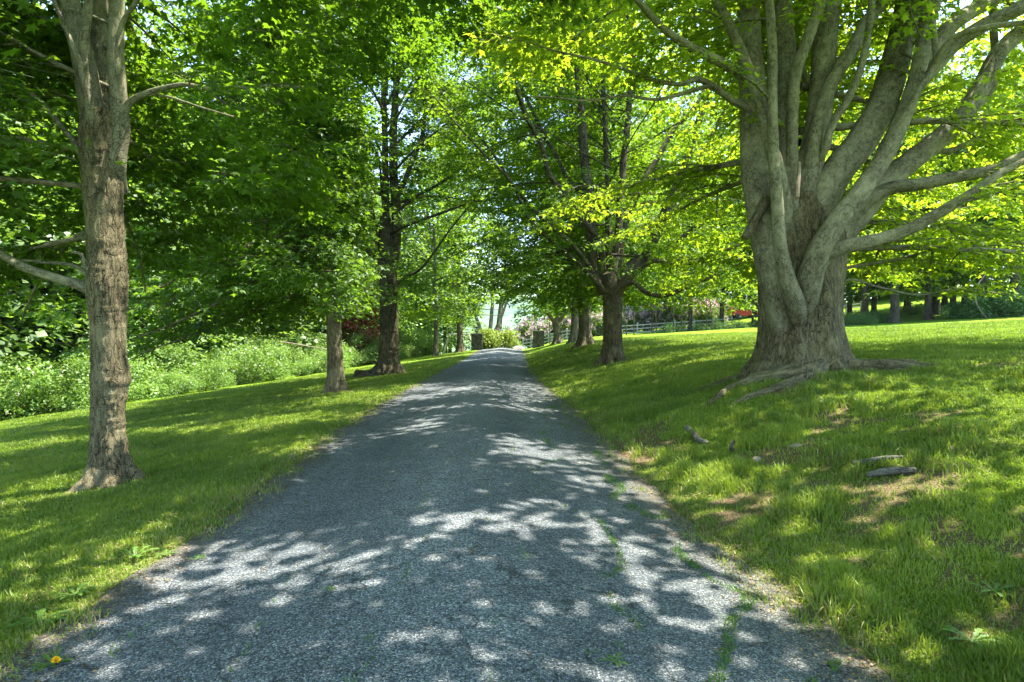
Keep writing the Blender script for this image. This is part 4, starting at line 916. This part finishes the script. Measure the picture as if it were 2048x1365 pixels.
SL = 'leafy shrub in the sunlit hedge along the left lawn'; SF = 'hedge shrub with scattered white blossom along the left lawn'
k = 0
for Y in np.arange(12, 64, 1.9):
    x = hx(Y)-1.3-rr_.uniform(0, 1.0); s = [sA, sB, sC][k % 3]; k += 1
    if rr_.random() < .2: continue
    place(s, x, Y, rr_.uniform(.4, 1.0), SL if s is sB else SF, 'shrubs of the left hedge', dz=-.05)
for Y in np.arange(14, 66, 3.0):
    place(sB, hx(Y)-3.6-rr_.uniform(0, 1.5), Y, rr_.uniform(.7, 1.3), SL, 'shrubs of the left hedge', dz=-.05)
rP = proto_shrub(211, 2.3, 3.0, 5200, 'leaf_far', 'blossom_pink', 420, size=.16, fs=.11, name='rhododendron')
for px, y, s in ((1065, 78, 1.35), (1092, 74, 1.1), (1145, 72, 1.15), (1185, 71, 1.0), (1218, 72, 1.15), (1262, 70, 1.05), (1300, 72, 1.2), (1352, 70, 1.0), (1405, 71, 1.15), (1420, 73, .9)):
    place(rP, (px-1024)/F*y, y, s, {1065: 'broad pale pink rhododendron between the gate pillars', 1405: 'mauve pink rhododendron right of the dark double trunk'}.get(px, 'pink rhododendron in the row behind the white fence'), 'rhododendrons behind the fence')
lim_ = proto_shrub(221, 1.5, 2.3, 2600, 'leaf_lime', None, 0, size=.2, name='lime_shrub')
for (px, y, s), lb in zip(((972, 66, .95), (1007, 67, .9), (990, 68, .6), (1024, 69, .55)), ('lime yellow shrub beside the left gate pillar', 'lime yellow shrub in the middle of the drive end', 'small lime shrub between the two larger ones', 'low lime shrub next to the pale boulder')):
    place(lim_, (px-1024)/F*y, y, s, lb, 'lime shrubs at the drive end', dz=.05)
und = proto_shrub(231, 1.9, 1.5, 3600, 'weed', None, 0, size=.13, name='understory_shrub')
for kk, (px, y) in enumerate([(1700, 47), (1730, 46), (1760, 48), (1690, 52), (1940, 44.5), (1975, 43), (2005, 42.5), (2040, 42), (2075, 42), (1990, 46), (2025, 45), (2060, 45), (1720, 58), (1830, 56), (1480, 60), (1440, 60), (1520, 61), (1400, 60), (1345, 60)]):
    place(und, (px-1024)/F*y, y, (1.0 if px > 1930 else .55)*rr_.uniform(.8, 1.15), 'low green bush at the edge of the wood on the right' if px > 1600 else 'low green bush at the foot of the white fence', 'understory bushes on the right', dz=-.05)

# ------------------------------------------------------------------ gate pillars, fences, small furniture
def stone_mat():
    m, t, b = mat('shade darkened fieldstone'); tc = node(t, 'ShaderNodeTexCoord')
    v = node(t, 'ShaderNodeTexVoronoi', i_Scale=4.5); e = node(t, 'ShaderNodeTexVoronoi', feature='DISTANCE_TO_EDGE', i_Scale=4.5); n = node(t, 'ShaderNodeTexNoise', i_Scale=14.0, i_Detail=6.0)
    for q in (v, e, n): t.links.new(tc.outputs['Object'], q.inputs[0])
    s = node(t, 'ShaderNodeSeparateColor'); t.links.new(v.outputs['Color'], s.inputs[0])
    c = ramp(t, s.outputs[0], [(0, (.028, .028, .018)), (.6, (.05, .048, .032)), (1, (.085, .078, .055))]).outputs[0]  # low tones carry the shade that falls on the pillars
    c = mixc(t, 1.0, c, ramp(t, n.outputs[0], [(.3, (.6,)*3), (.7, (1.3,)*3)]).outputs[0], 'MULTIPLY')
    c = mixc(t, 1.0, c, ramp(t, e.outputs[0], [(0, (.35,)*3), (.06, (1,)*3)]).outputs[0], 'MULTIPLY')
    t.links.new(c, b.inputs[0]); b.inputs['Roughness'].default_value = .9
    bp = node(t, 'ShaderNodeBump', i_Strength=.8, i_Distance=.04); t.links.new(e.outputs[0], bp.inputs['Height']); t.links.new(bp.outputs[0], b.inputs['Normal'])
    return m
M['stone'] = stone_mat(); M['slab'] = plain('slate cap', (.10, .10, .085), .8, noise=.25); M['white'] = plain('white paint', (.33, .33, .31), .55, noise=.08, scale=3)
M['black'] = plain('black metal', (.02, .02, .02), .45); M['galv'] = plain('pale grey metal', (.5, .52, .5), .5, .3); M['boulder'] = plain('pale boulder', (.28, .25, .20), .9, noise=.3, scale=3)
M['glass'] = plain('dark glass', (.02, .025, .03), .08); M['lampglass'] = plain('frosted lantern glass', (.5, .5, .46), .2); M['tyre'] = plain('tyre rubber', (.02, .02, .02), .85)
M['red'] = plain('red car paint', (.42, .02, .015), .25); M['whitecar'] = plain('white car paint', (.75, .76, .78), .25); M['blue'] = plain('dark blue car paint', (.02, .04, .12), .25)
M['post'] = plain('weathered green box', (.10, .11, .06), .8, noise=.2); M['log'] = bark_mat('weathered log', (.03, .03, .028), (.10, .10, .095), (.16, .16, .15), .3, 1.4)
M['cut'] = plain('split wood', (.38, .30, .19), .8, noise=.3, scale=20); M['tan'] = plain('dry stick', (.22, .18, .125), .8, noise=.25, scale=12)

def pillar(px, Y, label):
    x = (px-1024)/F*Y; z = gz(x, Y); root = empty('gate_pillar', (x, Y, z), label, 'pillar', 'stone gate pillars')
    mb = MB()
    rng = np.random.default_rng(int(px)); nz, ns = 26, 40; V = []
    for iz in range(nz):
        for k in range(ns):
            t = k/ns*4; s, f = int(t), t-int(t); a = .52
            cx, cy = [(-a+2*a*f, -a), (a, -a+2*a*f), (a-2*a*f, a), (-a, a-2*a*f)][s]
            j = .035*(vnoise(cx*6+px, cy*6, iz*.35)-.5)*2; V.append([x+cx*(1+j), Y+cy*(1+j), z-.25+iz/(nz-1)*1.75])
    i = np.arange(nz-1)[:, None]*ns; k = np.arange(ns); Fq = np.stack([i+k, i+(k+1) % ns, i+ns+(k+1) % ns, i+ns+k], -1).reshape(-1, 4); mb.add(V, Fq)
    mb.build('shaft', M['stone'], root, smooth_=False)
    mb = MB(); mb.box((x, Y, z+1.55), (1.16, 1.16, .10)); mb.build('cap', M['slab'], root, False, bevel=.015)
    mb = MB(); mb.box((x, Y, z+1.66), (.16, .16, .12)); mb.box((x, Y, z+1.76), (.3, .3, .08))
    for a in (-.12, .12):
        for b in (-.12, .12): mb.box((x+a, Y+b, z+1.95), (.03, .03, .3))
    mb.box((x, Y, z+2.18), (.42, .42, .18), taper=.2); ln = mb.build('lantern', M['black'], root, False)
    mb = MB(); mb.box((x, Y, z+1.94), (.2, .2, .27)); g = mb.build('lantern_glass', M['lampglass'], None, False, origin=(x, Y, z)); g.location = (0, 0, 0); g.parent = ln
pillar(954, 60, 'shade-darkened stone gate pillar with lantern, left of the drive end')
pillar(1077, 60, 'shade-darkened stone gate pillar with lantern, right of the drive end')

def rail_fence(name, pts, label, rails=3, h=1.05, w=.10, group=None):
    pts = [np.array([x, y, gz(x, y)]) for x, y in pts]; root = empty(name, tuple(pts[0]), label, 'fence', group)
    for p in pts: mb = MB(); mb.box((p[0], p[1], p[2]+h/2-.05), (w, w, h+.25)); mb.box((p[0], p[1], p[2]+h+.11), (w+.05, w+.05, .06), taper=.6); mb.build('post', M['white'], root, False)
    for a, b in zip(pts[:-1], pts[1:]):
        for k in range(rails):
            z = h*(k+.75)/rails-.02; d = b-a; L = np.linalg.norm(d); c = (a+b)/2+np.array([0, 0, z]); mb = MB()
            mb.box((0, 0, 0), (L-w-.006, .035, .09)); V = mb.V[0]; az = math.atan2(d[1], d[0]); sl_ = math.asin(d[2]/L)
            R = np.array(mathutils.Euler((0, -sl_, az)).to_matrix()); mb.V[0] = V @ R.T + c; mb.build('rail', M['white'], root, False)
def fx(px, y): return ((px-1024)/F*y, y)
rail_fence('rail_fence', [fx(p, y) for p, y in ((1046, 66), (1062, 66), (1098, 65.5), (1134, 65), (1170, 64.5))], 'white rail fence flanking the right gate pillar')
rail_fence('rail_fence', [fx(p, y) for p, y in ((1238, 62), (1275, 62), (1312, 62.2), (1350, 62.5), (1388, 63), (1426, 63.5), (1464, 64))], 'white rail fence running in front of the pink rhododendrons')
rail_fence('rail_fence', [fx(p, y) for p, y in ((1632, 66), (1662, 67), (1692, 68), (1722, 69))], 'pale rail fence seen at the wood, right of the great maple', rails=3)

def car(px, Y, rz, label, paint, h=1.5, L=4.3, W=1.8, z=None, kind='parked_car'):
    x = (px-1024)/F*Y; z = gz(x, Y) if z is None else z; root = empty(kind, (x, Y, z), label, 'car', 'cars parked beyond the trees', rz)
    def prism(prof, y0, y1, inset=0):
        mb = MB(); n = len(prof); V = [[a, y0, b] for a, b in prof]+[[a, y1, b] for a, b in prof]
        mb.add(V, [[k, (k+1) % n, n+(k+1) % n, n+k] for k in range(n)]); mb.V[0] = mb.V[0]
        mb.add(V[:n], [list(range(n))][::1]); mb.add(V[n:], [list(range(n))[::-1]]); return mb
    o = np.zeros(3)
    def put(mb, nm, m_, bv=0):
        ob = mb.build(nm, m_, None, False, origin=(0, 0, 0), bevel=bv); ob.parent = root; return ob
    put(prism([(-L/2, .35), (L/2, .35), (L/2, .75), (L*.47, .92), (L*.22, 1.0), (-L*.46, 1.02), (-L/2, .8)], -W/2, W/2), 'body', M[paint], .06)
    put(prism([(L*.20, 1.0), (L*.06, h), (-L*.36, h), (-L*.44, 1.02)], -W/2+.12, W/2-.12), 'cabin', M[paint], .06)
    for s in (-1, 1):
        put(prism([(L*.13, 1.06), (L*.045, h-.09), (-L*.12, h-.09), (-L*.12, 1.06)], s*(W/2-.115), s*(W/2-.10)), 'side_window', M['glass'])
        put(prism([(-L*.14, 1.06), (-L*.14, h-.09), (-L*.335, h-.09), (-L*.39, 1.08)], s*(W/2-.115), s*(W/2-.10)), 'side_window', M['glass'])
        for cx in (-L*.3, L*.32):
            mb = MB(); tube(mb, [[cx, s*(W/2-.2), .33], [cx, s*(W/2-.1), .33], [cx, s*(W/2+.01), .33]], [.33, .33, .33], 20, .1); wl = put(mb, 'wheel', M['tyre'])
            mb = MB(); tube(mb, [[cx, s*(W/2), .33], [cx, s*(W/2+.01), .33], [cx, s*(W/2+.02), .33]], [.2, .2, .2], 16, .1); rm = mb.build('rim', M['galv'], None, False, origin=(0, 0, 0)); rm.parent = wl
    return root
car(1487, 80, .1, 'red car parked beyond the white fence, left of the great maple', 'red', h=1.62)
car(1446, 84, .1, 'white car parked just behind the red one beyond the fence', 'whitecar')
car(1655, 78, .3, 'dark blue car glimpsed through the wood, right of the great maple', 'blue')

def swing():
    Y = 68.; x = (918-1024)/F*Y; z = gz(x, Y); root = empty('swing_frame', (x, Y, z), 'white metal swing frame behind the maple left of the gate pillar', 'swing frame')
    w_ = 1.1
    for s in (-1, 1):
        for e in (-1, 1):
            mb = MB(); tube(mb, [[x+s*w_, Y, z+2.0], [x+s*w_*1.25, Y+e*.45, z+1], [x+s*w_*1.5, Y+e*.9, z-.1]], [.045]*3, 8, .5); mb.build('leg', M['white'], root)
    mb = MB(); tube(mb, [[x-w_-.05, Y, z+2.02], [x, Y, z+2.02], [x+w_+.05, Y, z+2.02]], [.045]*3, 8, .5); mb.build('crossbar', M['white'], root)
    mb = MB()
    for s in (-.25, .25): tube(mb, [[x+s, Y, z+2.0], [x+s, Y, z+1.2], [x+s, Y, z+.5]], [.012]*3, 5, .5)
    mb.build('chains', M['galv'], root); mb = MB(); mb.box((x, Y, z+.48), (.55, .2, .04)); mb.build('seat', M['black'], root, False)
swing()
def mailbox():
    Y = 58.; x = (1104-1024)/F*Y; z = gz(x, Y); root = empty('mailbox', (x, Y, z), 'black mailbox on a white post behind the right gate pillar', 'mailbox')
    mb = MB(); mb.box((x, Y, z+.5), (.1, .1, 1.1)); mb.build('post', M['white'], root, False)
    mb = MB(); tube(mb, [[x, Y-.3, z+1.15], [x, Y, z+1.15], [x, Y+.3, z+1.15]], [.14]*3, 16, .2); mb.box((x, Y, z+1.09), (.27, .6, .13)); mb.build('box', M['black'], root, False)
    Y = 59.; x = (1099.5-1024)/F*Y; z = gz(x, Y); root = empty('utility_pole', (x, Y, z), 'thin dark pole standing beside the mailbox', 'pole')
    mb = MB(); tube(mb, [[x, Y, z-.1], [x, Y, z+1.5], [x+.02, Y, z+3.0]], [.045, .04, .035], 8, .5); mb.build('shaft', M['black'], root)
    mb = MB(); tube(mb, [[x, Y, z+2.98], [x+.02, Y, z+3.05], [x+.02, Y, z+3.1]], [.06, .05, .02], 8, .05); mb.build('cap', M['black'], root)
mailbox()
def boulder(x, y, s, label, seed, name='boulder', m='boulder', group=None, flat=.7, dz=.0):
    n = 20; th = np.linspace(0, pi, n); ph = np.linspace(0, 2*pi, 2*n, endpoint=False); T_, Ph = np.meshgrid(th, ph, indexing='ij')
    d = np.stack([np.sin(T_)*np.cos(Ph), np.sin(T_)*np.sin(Ph), np.cos(T_)], -1); r = s*(.75+.5*fbm(d[..., 0]*1.4+seed, d[..., 1]*1.4, d[..., 2]*1.4, oct=3)); V = d*r[..., None]*np.array([1.2, .9, flat])
    m2 = 2*n; i = np.arange(n-1)[:, None]*m2; k = np.arange(m2); Fq = np.stack([i+k, i+m2+k, i+m2+(k+1) % m2, i+(k+1) % m2], -1).reshape(-1, 4)
    z = gz(x, y)+dz; mb = MB(); mb.add(V.reshape(-1, 3)+np.array([x, y, z]), Fq); return tag(mb.build(name, M[m], origin=(x, y, z)), label, 'rock', group)
boulder((1037-1024)/F*64, 64, .55, 'pale rounded boulder at the end of the drive', 3)
boulder(2.52, 6.45, .045, 'small tan stone on edge by the drive, left of the logs', 5, 'stone', 'tan', flat=1.3)
boulder(3.02, 6.6, .07, 'flat pale stone lying in dry grass, a little right of the tan one', 8, 'stone', 'tan', flat=.5, dz=-.02)
# utility box behind the great maple
x_, y_ = fx(1527, 20); z_ = gz(x_, y_); root = empty('utility_box', (x_, y_, z_), 'small weathered box on the lawn peeping out behind the great maple', 'box')
mb = MB(); mb.box((x_, y_, z_+.18), (.24, .24, .42)); mb.build('body', M['post'], root, False, bevel=.01); mb = MB(); mb.box((x_, y_, z_+.42), (.3, .3, .05)); mb.build('lid', M['post'], root, False, bevel=.01)

def stick(pts, rad, name, label, cat, m='log', ends=True, group=None, nseg=18, amp=.006):
    pts = np.array(pts, float); mb = MB(); tube(mb, pts, rad, nseg, .025, amp, (lambda th, q, pp: 1+.08*np.cos(2*th+q*4)), seed=pts[0][0], cap=False)
    o = mb.build(name, M[m], origin=pts[0]); tag(o, label, cat, group)
    if ends:
        mb = MB()
        for e, q in ((0, 1), (-1, -2)):
            t = pts[e]-pts[q]; t /= np.linalg.norm(t); a = np.cross(t, [0, 0, 1.]); a /= np.linalg.norm(a)+1e-9; b = np.cross(t, a); r = rad[e]*.98; th = np.linspace(0, 2*pi, 14, endpoint=False)
            V = [pts[e]+t*.004+r*(cos(q_)*a+sin(q_)*b) for q_ in th]; mb.add(V, [list(range(14))])
        c = mb.build('cut_end', M['cut'], None, False, origin=pts[0]); c.parent = o; c.location = (0, 0, 0)
    return o
def G(x, y, dz): return [x, y, gz(x, y)+dz]
stick([G(3.02, 5.52, .05), G(3.13, 5.46, .06), G(3.26, 5.42, .055), G(3.36, 5.36, .045)], [.024, .028, .028, .024], 'log', 'upper of two short grey logs lying in the grass on the right bank', 'log')
stick([G(3.00, 5.28, .03), G(3.10, 5.22, .045), G(3.22, 5.18, .04), G(3.32, 5.14, .025)], [.028, .033, .033, .028], 'log', 'lower and thicker of two short grey logs on the right bank', 'log')
stick([G(2.30, 8.25, .10), G(2.33, 8.0, .06), G(2.30, 7.75, .05), G(2.36, 7.5, .02)], [.035, .04, .04, .03], 'exposed_root', 'grey crooked root sticking out of the bank beside the drive', 'root', ends=False)
stick([G(3.75, 4.55, .0), G(3.80, 4.42, .05), G(3.78, 4.3, .04), G(3.86, 4.15, -.01)], [.02, .026, .026, .02], 'exposed_root', 'short brown root end in the bare patch near the right edge', 'root', 'tan', ends=False)
stick([G(2.45, 6.95, .02), G(2.42, 6.9, .10), G(2.44, 6.86, .16)], [.025, .022, .018], 'stump', 'stubby grey stump tip beside the tan stone', 'stump', ends=False)
a_, b_ = P(1598, 325, 10.2), P(1594, 396, 9.95)
stick([a_, (a_*2+b_)/3+[.01, 0, 0], (a_+b_*2)/3, b_], [.022, .03, .036, .034], 'broken_branch', 'pale broken branch hanging in the crotch of the great maple', 'branch', 'tan', nseg=14)
a_ = [fx(560, 34)[0], 34]; stick([[a_[0], 34, .95], [a_[0]+1, 34, .8], [a_[0]+2, 34, .62], [a_[0]+3.4, 34.2, .42]], [.03, .03, .025, .02], 'bare_branch', 'pale bare branch reaching over the hedge behind the slim maple', 'branch', 'tan', ends=False)
x_, y_ = fx(1976, 42); z_ = gz(x_, y_)
stick([[x_, y_, z_-.1], [x_-.5, y_, z_+.5], [x_-.85, y_, z_+1.3], [x_-.75, y_, z_+2.1], [x_-.2, y_, z_+2.9]], [.05, .05, .045, .04, .03], 'arching_sapling', 'pale bare sapling arching at the edge of the wood', 'sapling', 'tan', ends=False)
# thin dark saplings along the white fence
for k, (px, hh) in enumerate(((1253, 3.2), (1268, 2.6), (1304, 4.2), (1313, 5.0), (1347, 5.2), (1362, 3.4), (1425, 4.0), (1413, 3.0))):
    y = 58.5+.3*(k % 3); x, _ = fx(px, y); z = gz(x, y); ln = .5*((k % 3)-1)
    stick([[x, y, z-.1], [x+ln*.2, y, z+hh*.4], [x+ln*.6, y, z+hh*.75], [x+ln, y, z+hh]], [.06, .05, .04, .02], 'sapling', 'thin dark sapling stem in front of the white fence', 'sapling', 'bark_far', ends=False, group='saplings along the white fence', nseg=8, amp=0)

# ------------------------------------------------------------------ grass, weeds and dandelions
def blades(name, X, Y, h, wd, m, seed, lean=.5, lift=0.0):
    rng = np.random.default_rng(seed); N = len(X); Z = ground_z(X, Y)-.012+lift
    a = rng.uniform(0, 2*pi, N); la = rng.uniform(0, 2*pi, N); ln = np.abs(rng.normal(0, lean, N))*h
    d = np.stack([np.cos(a), np.sin(a), 0*a], -1)*wd[:, None]/2; b = np.stack([X, Y, Z], -1)
    mid = b+np.stack([np.cos(la)*ln*.35, np.sin(la)*ln*.35, h*.6], -1); tp = b+np.stack([np.cos(la)*ln, np.sin(la)*ln, h*np.clip(1-.25*(ln/h)**2, .4, 1)], -1)
    V = np.stack([b-d, b+d, mid+d*.75, mid-d*.75, tp], 1).reshape(-1, 3); o = np.arange(N)[:, None]*5
    n1 = fbm(X*1.3, Y*1.3, oct=3); v = np.clip(.45+(n1-.5)*1.2+rng.normal(0, .2, N), 0, 1)
    mb = MB(); mb.add(V, o+np.array([[0, 1, 2, 3]]), fa=v); mb.add(V, o+np.array([[3, 2, 4]]), fa=v)
    o_ = mb.build(name, M[m]); return tag(o_, kind='stuff')
rng = np.random.default_rng(77)
N = 1500000; u = rng.uniform(0, 1, N); dmin, dmax = 1.7, 42.
dist = dmin*(dmax/dmin)**(u**.85); ang = rng.uniform(-.86, .86, N)
X = dist*np.sin(ang); Y = dist*np.cos(ang)
l_, r_ = road_l(Y), road_r(Y); dd = np.maximum(l_-X, X-r_); side_r = X > r_
en = (fbm(X*2.3, Y*2.3, oct=4)-.5)*.55
keep = (dd+en > rng.uniform(-.24, .30, N)) & (X > hx(np.clip(Y, 10, 60))+.2)
soil = soil_mask(X, Y); keep &= rng.uniform(0, 1, N) > soil*.93
# thin out the distant areas that are hidden behind the rise
X, Y, dist, side_r, dd = [q[keep] for q in (X, Y, dist, side_r, dd)]
rough = side_r & (dd < 5.5) & (Y < 11); tuft = fbm(X*2.6, Y*2.6, oct=3)
n3 = rng.uniform(.6, 1.3, len(X))
h = np.where(rough, .042+.085*smooth(.45, .75, tuft), .038+.03*smooth(.4, .7, tuft))*n3
h = np.where(side_r & ~rough, h*1.25, h); wd = .0032+.0011*dist; h *= 1+dist*.012
g1 = rng.uniform(0, 1, len(X)) < (.05+.16*smooth(.48, .65, fbm(X*.9+9, Y*.9, oct=3))+.35*np.exp(-np.maximum(dd, 0)/.25)*(Y < 14))
tag(blades('grass', X[~g1], Y[~g1], h[~g1], wd[~g1], 'grass', 1, .55), 'green grass of the lawns and the bank', 'grass')
tag(blades('dry_grass', X[g1], Y[g1], h[g1]*.8, wd[g1], 'straw', 2, .9), 'dry straw coloured grass among the green', 'grass')
counts['blades'] = len(X)
# weeds and moss in the cracks of the drive
N = 260000; yy = 1.9+rng.uniform(0, 1, N)**1.8*12; uu = rng.uniform(0, 1, N); xx = road_l(yy)+(road_r(yy)-road_l(yy))*uu
ck = np.abs(np.sin((xx*5.2+fbm(xx*.6, yy*.8, oct=3)*7)))
w8 = smooth(.62, .95, uu)*1.0+smooth(.14, 0, uu)*.5+.03
kp = (ck < .12+.10*w8) & (fbm(xx*5, yy*3.2+7, oct=3) > .55-.12*w8) & (rng.uniform(0, 1, N) < w8+.12)
xx, yy = xx[kp], yy[kp]; tag(blades('crack_weeds', xx, yy, rng.uniform(.008, .035, len(xx)), np.full(len(xx), .007), 'weed', 3, 1.2, .02), 'tiny weeds and moss in the cracks of the drive', 'weeds')
counts['crack'] = len(xx)
def rosette(x, y, s, label, nl=9, flower=False, seed=0, up=.35):
    rng = np.random.default_rng(seed); z = gz(x, y)+.005; root = empty('dandelion' if flower else 'broadleaf_weed', (x, y, z), label, 'weed', 'broad leaved weeds by the drive')
    mb = MB()
    for k in range(nl):
        a = k*2.4+rng.uniform(-.3, .3); L = s*rng.uniform(.7, 1.1); e = rng.uniform(.4, 1)*up; m_ = 9
        wv = np.array([.18, .45, .28, .75, .42, 1.0, .6, .75, .05])*L*.13; q = np.linspace(0, 1, m_); V = []
        for t, w_ in zip(q, wv):
            c = np.array([x+cos(a)*L*t*cos(e), y+sin(a)*L*t*cos(e), z+L*(sin(e)*t*1.4-t*t*.55*sin(e)*1.6)+.008]); sd = np.array([-sin(a), cos(a), 0])*w_
            V += [c-sd+[0, 0, w_*.3], c, c+sd+[0, 0, w_*.3]]
        Fq = []
        for t in range(m_-1): b0 = t*3; Fq += [[b0, b0+1, b0+4, b0+3], [b0+1, b0+2, b0+5, b0+4]]
        mb.add(V, Fq, fa=np.full(len(Fq), rng.uniform(.2, 1)))
    mb.build('leaves', M['weed'], root)
    if flower:
        mb = MB(); fx_, fy_ = x+.045, y-.04; n = 90; a = rng.uniform(0, 2*pi, n); e = rng.uniform(.1, 1.4, n); d = np.stack([np.cos(a)*np.cos(e), np.sin(a)*np.cos(e), np.sin(e)], -1)
        leaves(mb, np.array([[fx_, fy_, z+.045]])+d*.002, d, np.cross(d, rng.normal(0, 1, (n, 3))), np.full(n, .021), 2, np.full(n, .5)); mb.build('flower', M['yellow'], root)
        mb = MB(); tube(mb, [[x, y, z], [x+.02, y-.02, z+.03], [fx_, fy_, z+.045]], [.002]*3, 5, .02); mb.build('stalk', M['weed2'], root)
M['yellow'] = plain('dandelion yellow', (.85, .55, .01), .7); M['weed2'] = plain('weed stalk', (.16, .26, .06), .7)
def at(px, py):
    """where the sight line through this spot of the photo meets the ground"""
    Y = 2.0
    for _ in range(60):
        x = (px-1024)/F*Y; z = gz(x, Y); Y = .5*Y+.5*(CAMZ-z)*F/(py-660)
    return (px-1024)/F*Y, Y
for k, (px, py, s, fl, lb) in enumerate([(105, 1335, .10, True, 'dandelion with one yellow flower at the bottom left edge of the drive'), (80, 1250, .15, False, 'large toothed dandelion leaves, lowest on the left grass edge'),
        (150, 1195, .13, False, 'upright broad leaved weed on the left verge, second from the bottom'), (270, 1120, .16, False, 'leafy weed clump at the left edge beside bare soil'), (395, 1122, .07, False, 'small bright weed alone on the gravel near the left edge'),
        (330, 1115, .09, False, 'small weed between the left grass edge and the lone gravel weed'), (430, 1050, .10, False, 'bluish green weed on the dark gravel shoulder'), (1990, 1190, .13, False, 'broad leaved plant in the shade at the right edge of the picture'),
        (1820, 1080, .10, False, 'leafy plant beside the bare patch right of the logs'), (1945, 1290, .13, False, 'taller plant in the sunny grass at the bottom right corner'), (1230, 1330, .07, False, 'small round weed tuft on the drive near the bottom edge'), (660, 1185, .05, False, 'tiny lime weed in the sun patch on the drive')]):
    x, y = at(px, py); rosette(x, y, s, lb, 9 if s > .08 else 7, fl, k, up=.9 if s > .15 else .45)
# a few tall seed stalks by the great maple roots
mb = MB()
for k in range(5):
    x, y = 4.25+k*.05, 9.15-.03*k; z = gz(x, y); tube(mb, [[x, y, z], [x+.03*k, y, z+.25], [x+.05*k+.05, y, z+.5-.04*k]], [.004, .003, .002], 4, .1)
o = mb.build('grass_stalk', M['tan'], origin=(4.3, 9.1, gz(4.3, 9.1))); tag(o, 'tall pale grass stalks sprouting at the foot of the great maple', 'grass stalks')
# fallen leaf bits and twigs
n = 6000; yy = 1.9+rng.uniform(0, 1, n)**1.6*13; uu = rng.uniform(0, 1, n); e_ = np.abs(rng.normal(0, .22, n)); xx = np.where(uu < .4, road_l(yy)+e_, np.where(uu < .85, road_r(yy)-e_, road_l(yy)-.5+(road_r(yy)-road_l(yy)+3)*rng.uniform(0, 1, n)))
mb = MB(); p = np.stack([xx, yy, ground_z(xx, yy)+.02], -1); leaves(mb, p, rng.normal(0, 1, (n, 3))*[1, 1, .15], np.array([[0, 0, 1.]])+rng.normal(0, .2, (n, 3)), rng.uniform(.008, .022, n), 2, rng.uniform(0, 1, n))
nt2 = 500; yy = 1.9+rng.uniform(0, 1, nt2)**1.5*12; e_ = np.abs(rng.normal(0, .5, nt2)); xx = np.where(rng.uniform(0, 1, nt2) < .5, road_l(yy)+e_, road_r(yy)-e_+.3); A = np.stack([xx, yy, ground_z(xx, yy)+.016], -1); a_ = rng.uniform(0, 6.28, nt2); L_ = rng.uniform(.02, .09, nt2); B = A+np.stack([np.cos(a_)*L_, np.sin(a_)*L_, rng.uniform(0, .012, nt2)], -1); many_twigs(mb, A, B, .003, .002)
tag(mb.build('leaf_litter', M['litter']), 'scattered dry leaf crumbs and twigs on the drive and verge', 'leaf litter', kind='stuff')
def ordinal(n):
    a = ['first', 'second', 'third', 'fourth', 'fifth', 'sixth', 'seventh', 'eighth', 'ninth', 'tenth', 'eleventh', 'twelfth', 'thirteenth', 'fourteenth', 'fifteenth', 'sixteenth', 'seventeenth', 'eighteenth', 'nineteenth']
    if n <= 19: return a[n-1]
    t, u = divmod(n, 10); T = ['twent', 'thirt', 'fort', 'fift', 'sixt', 'sevent'][t-2]
    return T+'ieth' if u == 0 else T+'y-'+a[u-1]
same = {}
for o in C.objects:
    if o.parent is None and o.get('label') and o.get('group') and o['group'] != 'maples lining the drive': same.setdefault(o['label'], []).append(o)
for lb, os_ in same.items():
    if len(os_) < 2: continue
    os_.sort(key=lambda o: o.location.x/max(o.location.y, 1))
    for k, o in enumerate(os_): o['label'] = '%s, %s from the left' % (lb, ordinal(k+1)) if k else lb+', leftmost of them'
print('COUNTS', counts)
if __import__('os').environ.get('CNT'): open('/tmp/c.txt','w').write(str(counts))

# ------------------------------------------------------------------ the summer air
mb = MB(); mb.box((0, 1500, 75), (5400, 3400, 230))
hz = mb.build('haze', None, None, False) if False else None
me = bpy.data.meshes.new('haze'); me.from_pydata([tuple(v) for v in mb.V[0]], [], [tuple(f) for f in mb.L[0].reshape(-1, 4)]); hz = bpy.data.objects.new('haze', me); C.collection.objects.link(hz)
hm = bpy.data.materials.new('haze'); hm.use_nodes = True; ht = hm.node_tree; ht.nodes.clear()
pv = ht.nodes.new('ShaderNodeVolumePrincipled'); pv.inputs['Color'].default_value = (.68, .84, 1, 1); pv.inputs['Density'].default_value = .00008; pv.inputs['Anisotropy'].default_value = .2
ou = ht.nodes.new('ShaderNodeOutputMaterial'); ht.links.new(pv.outputs[0], ou.inputs['Volume']); me.materials.append(hm)
hz['kind'] = 'stuff'; hz['label'] = 'pale blue summer haze over the valley'; hz['category'] = 'haze'
cy.volume_bounces = 0
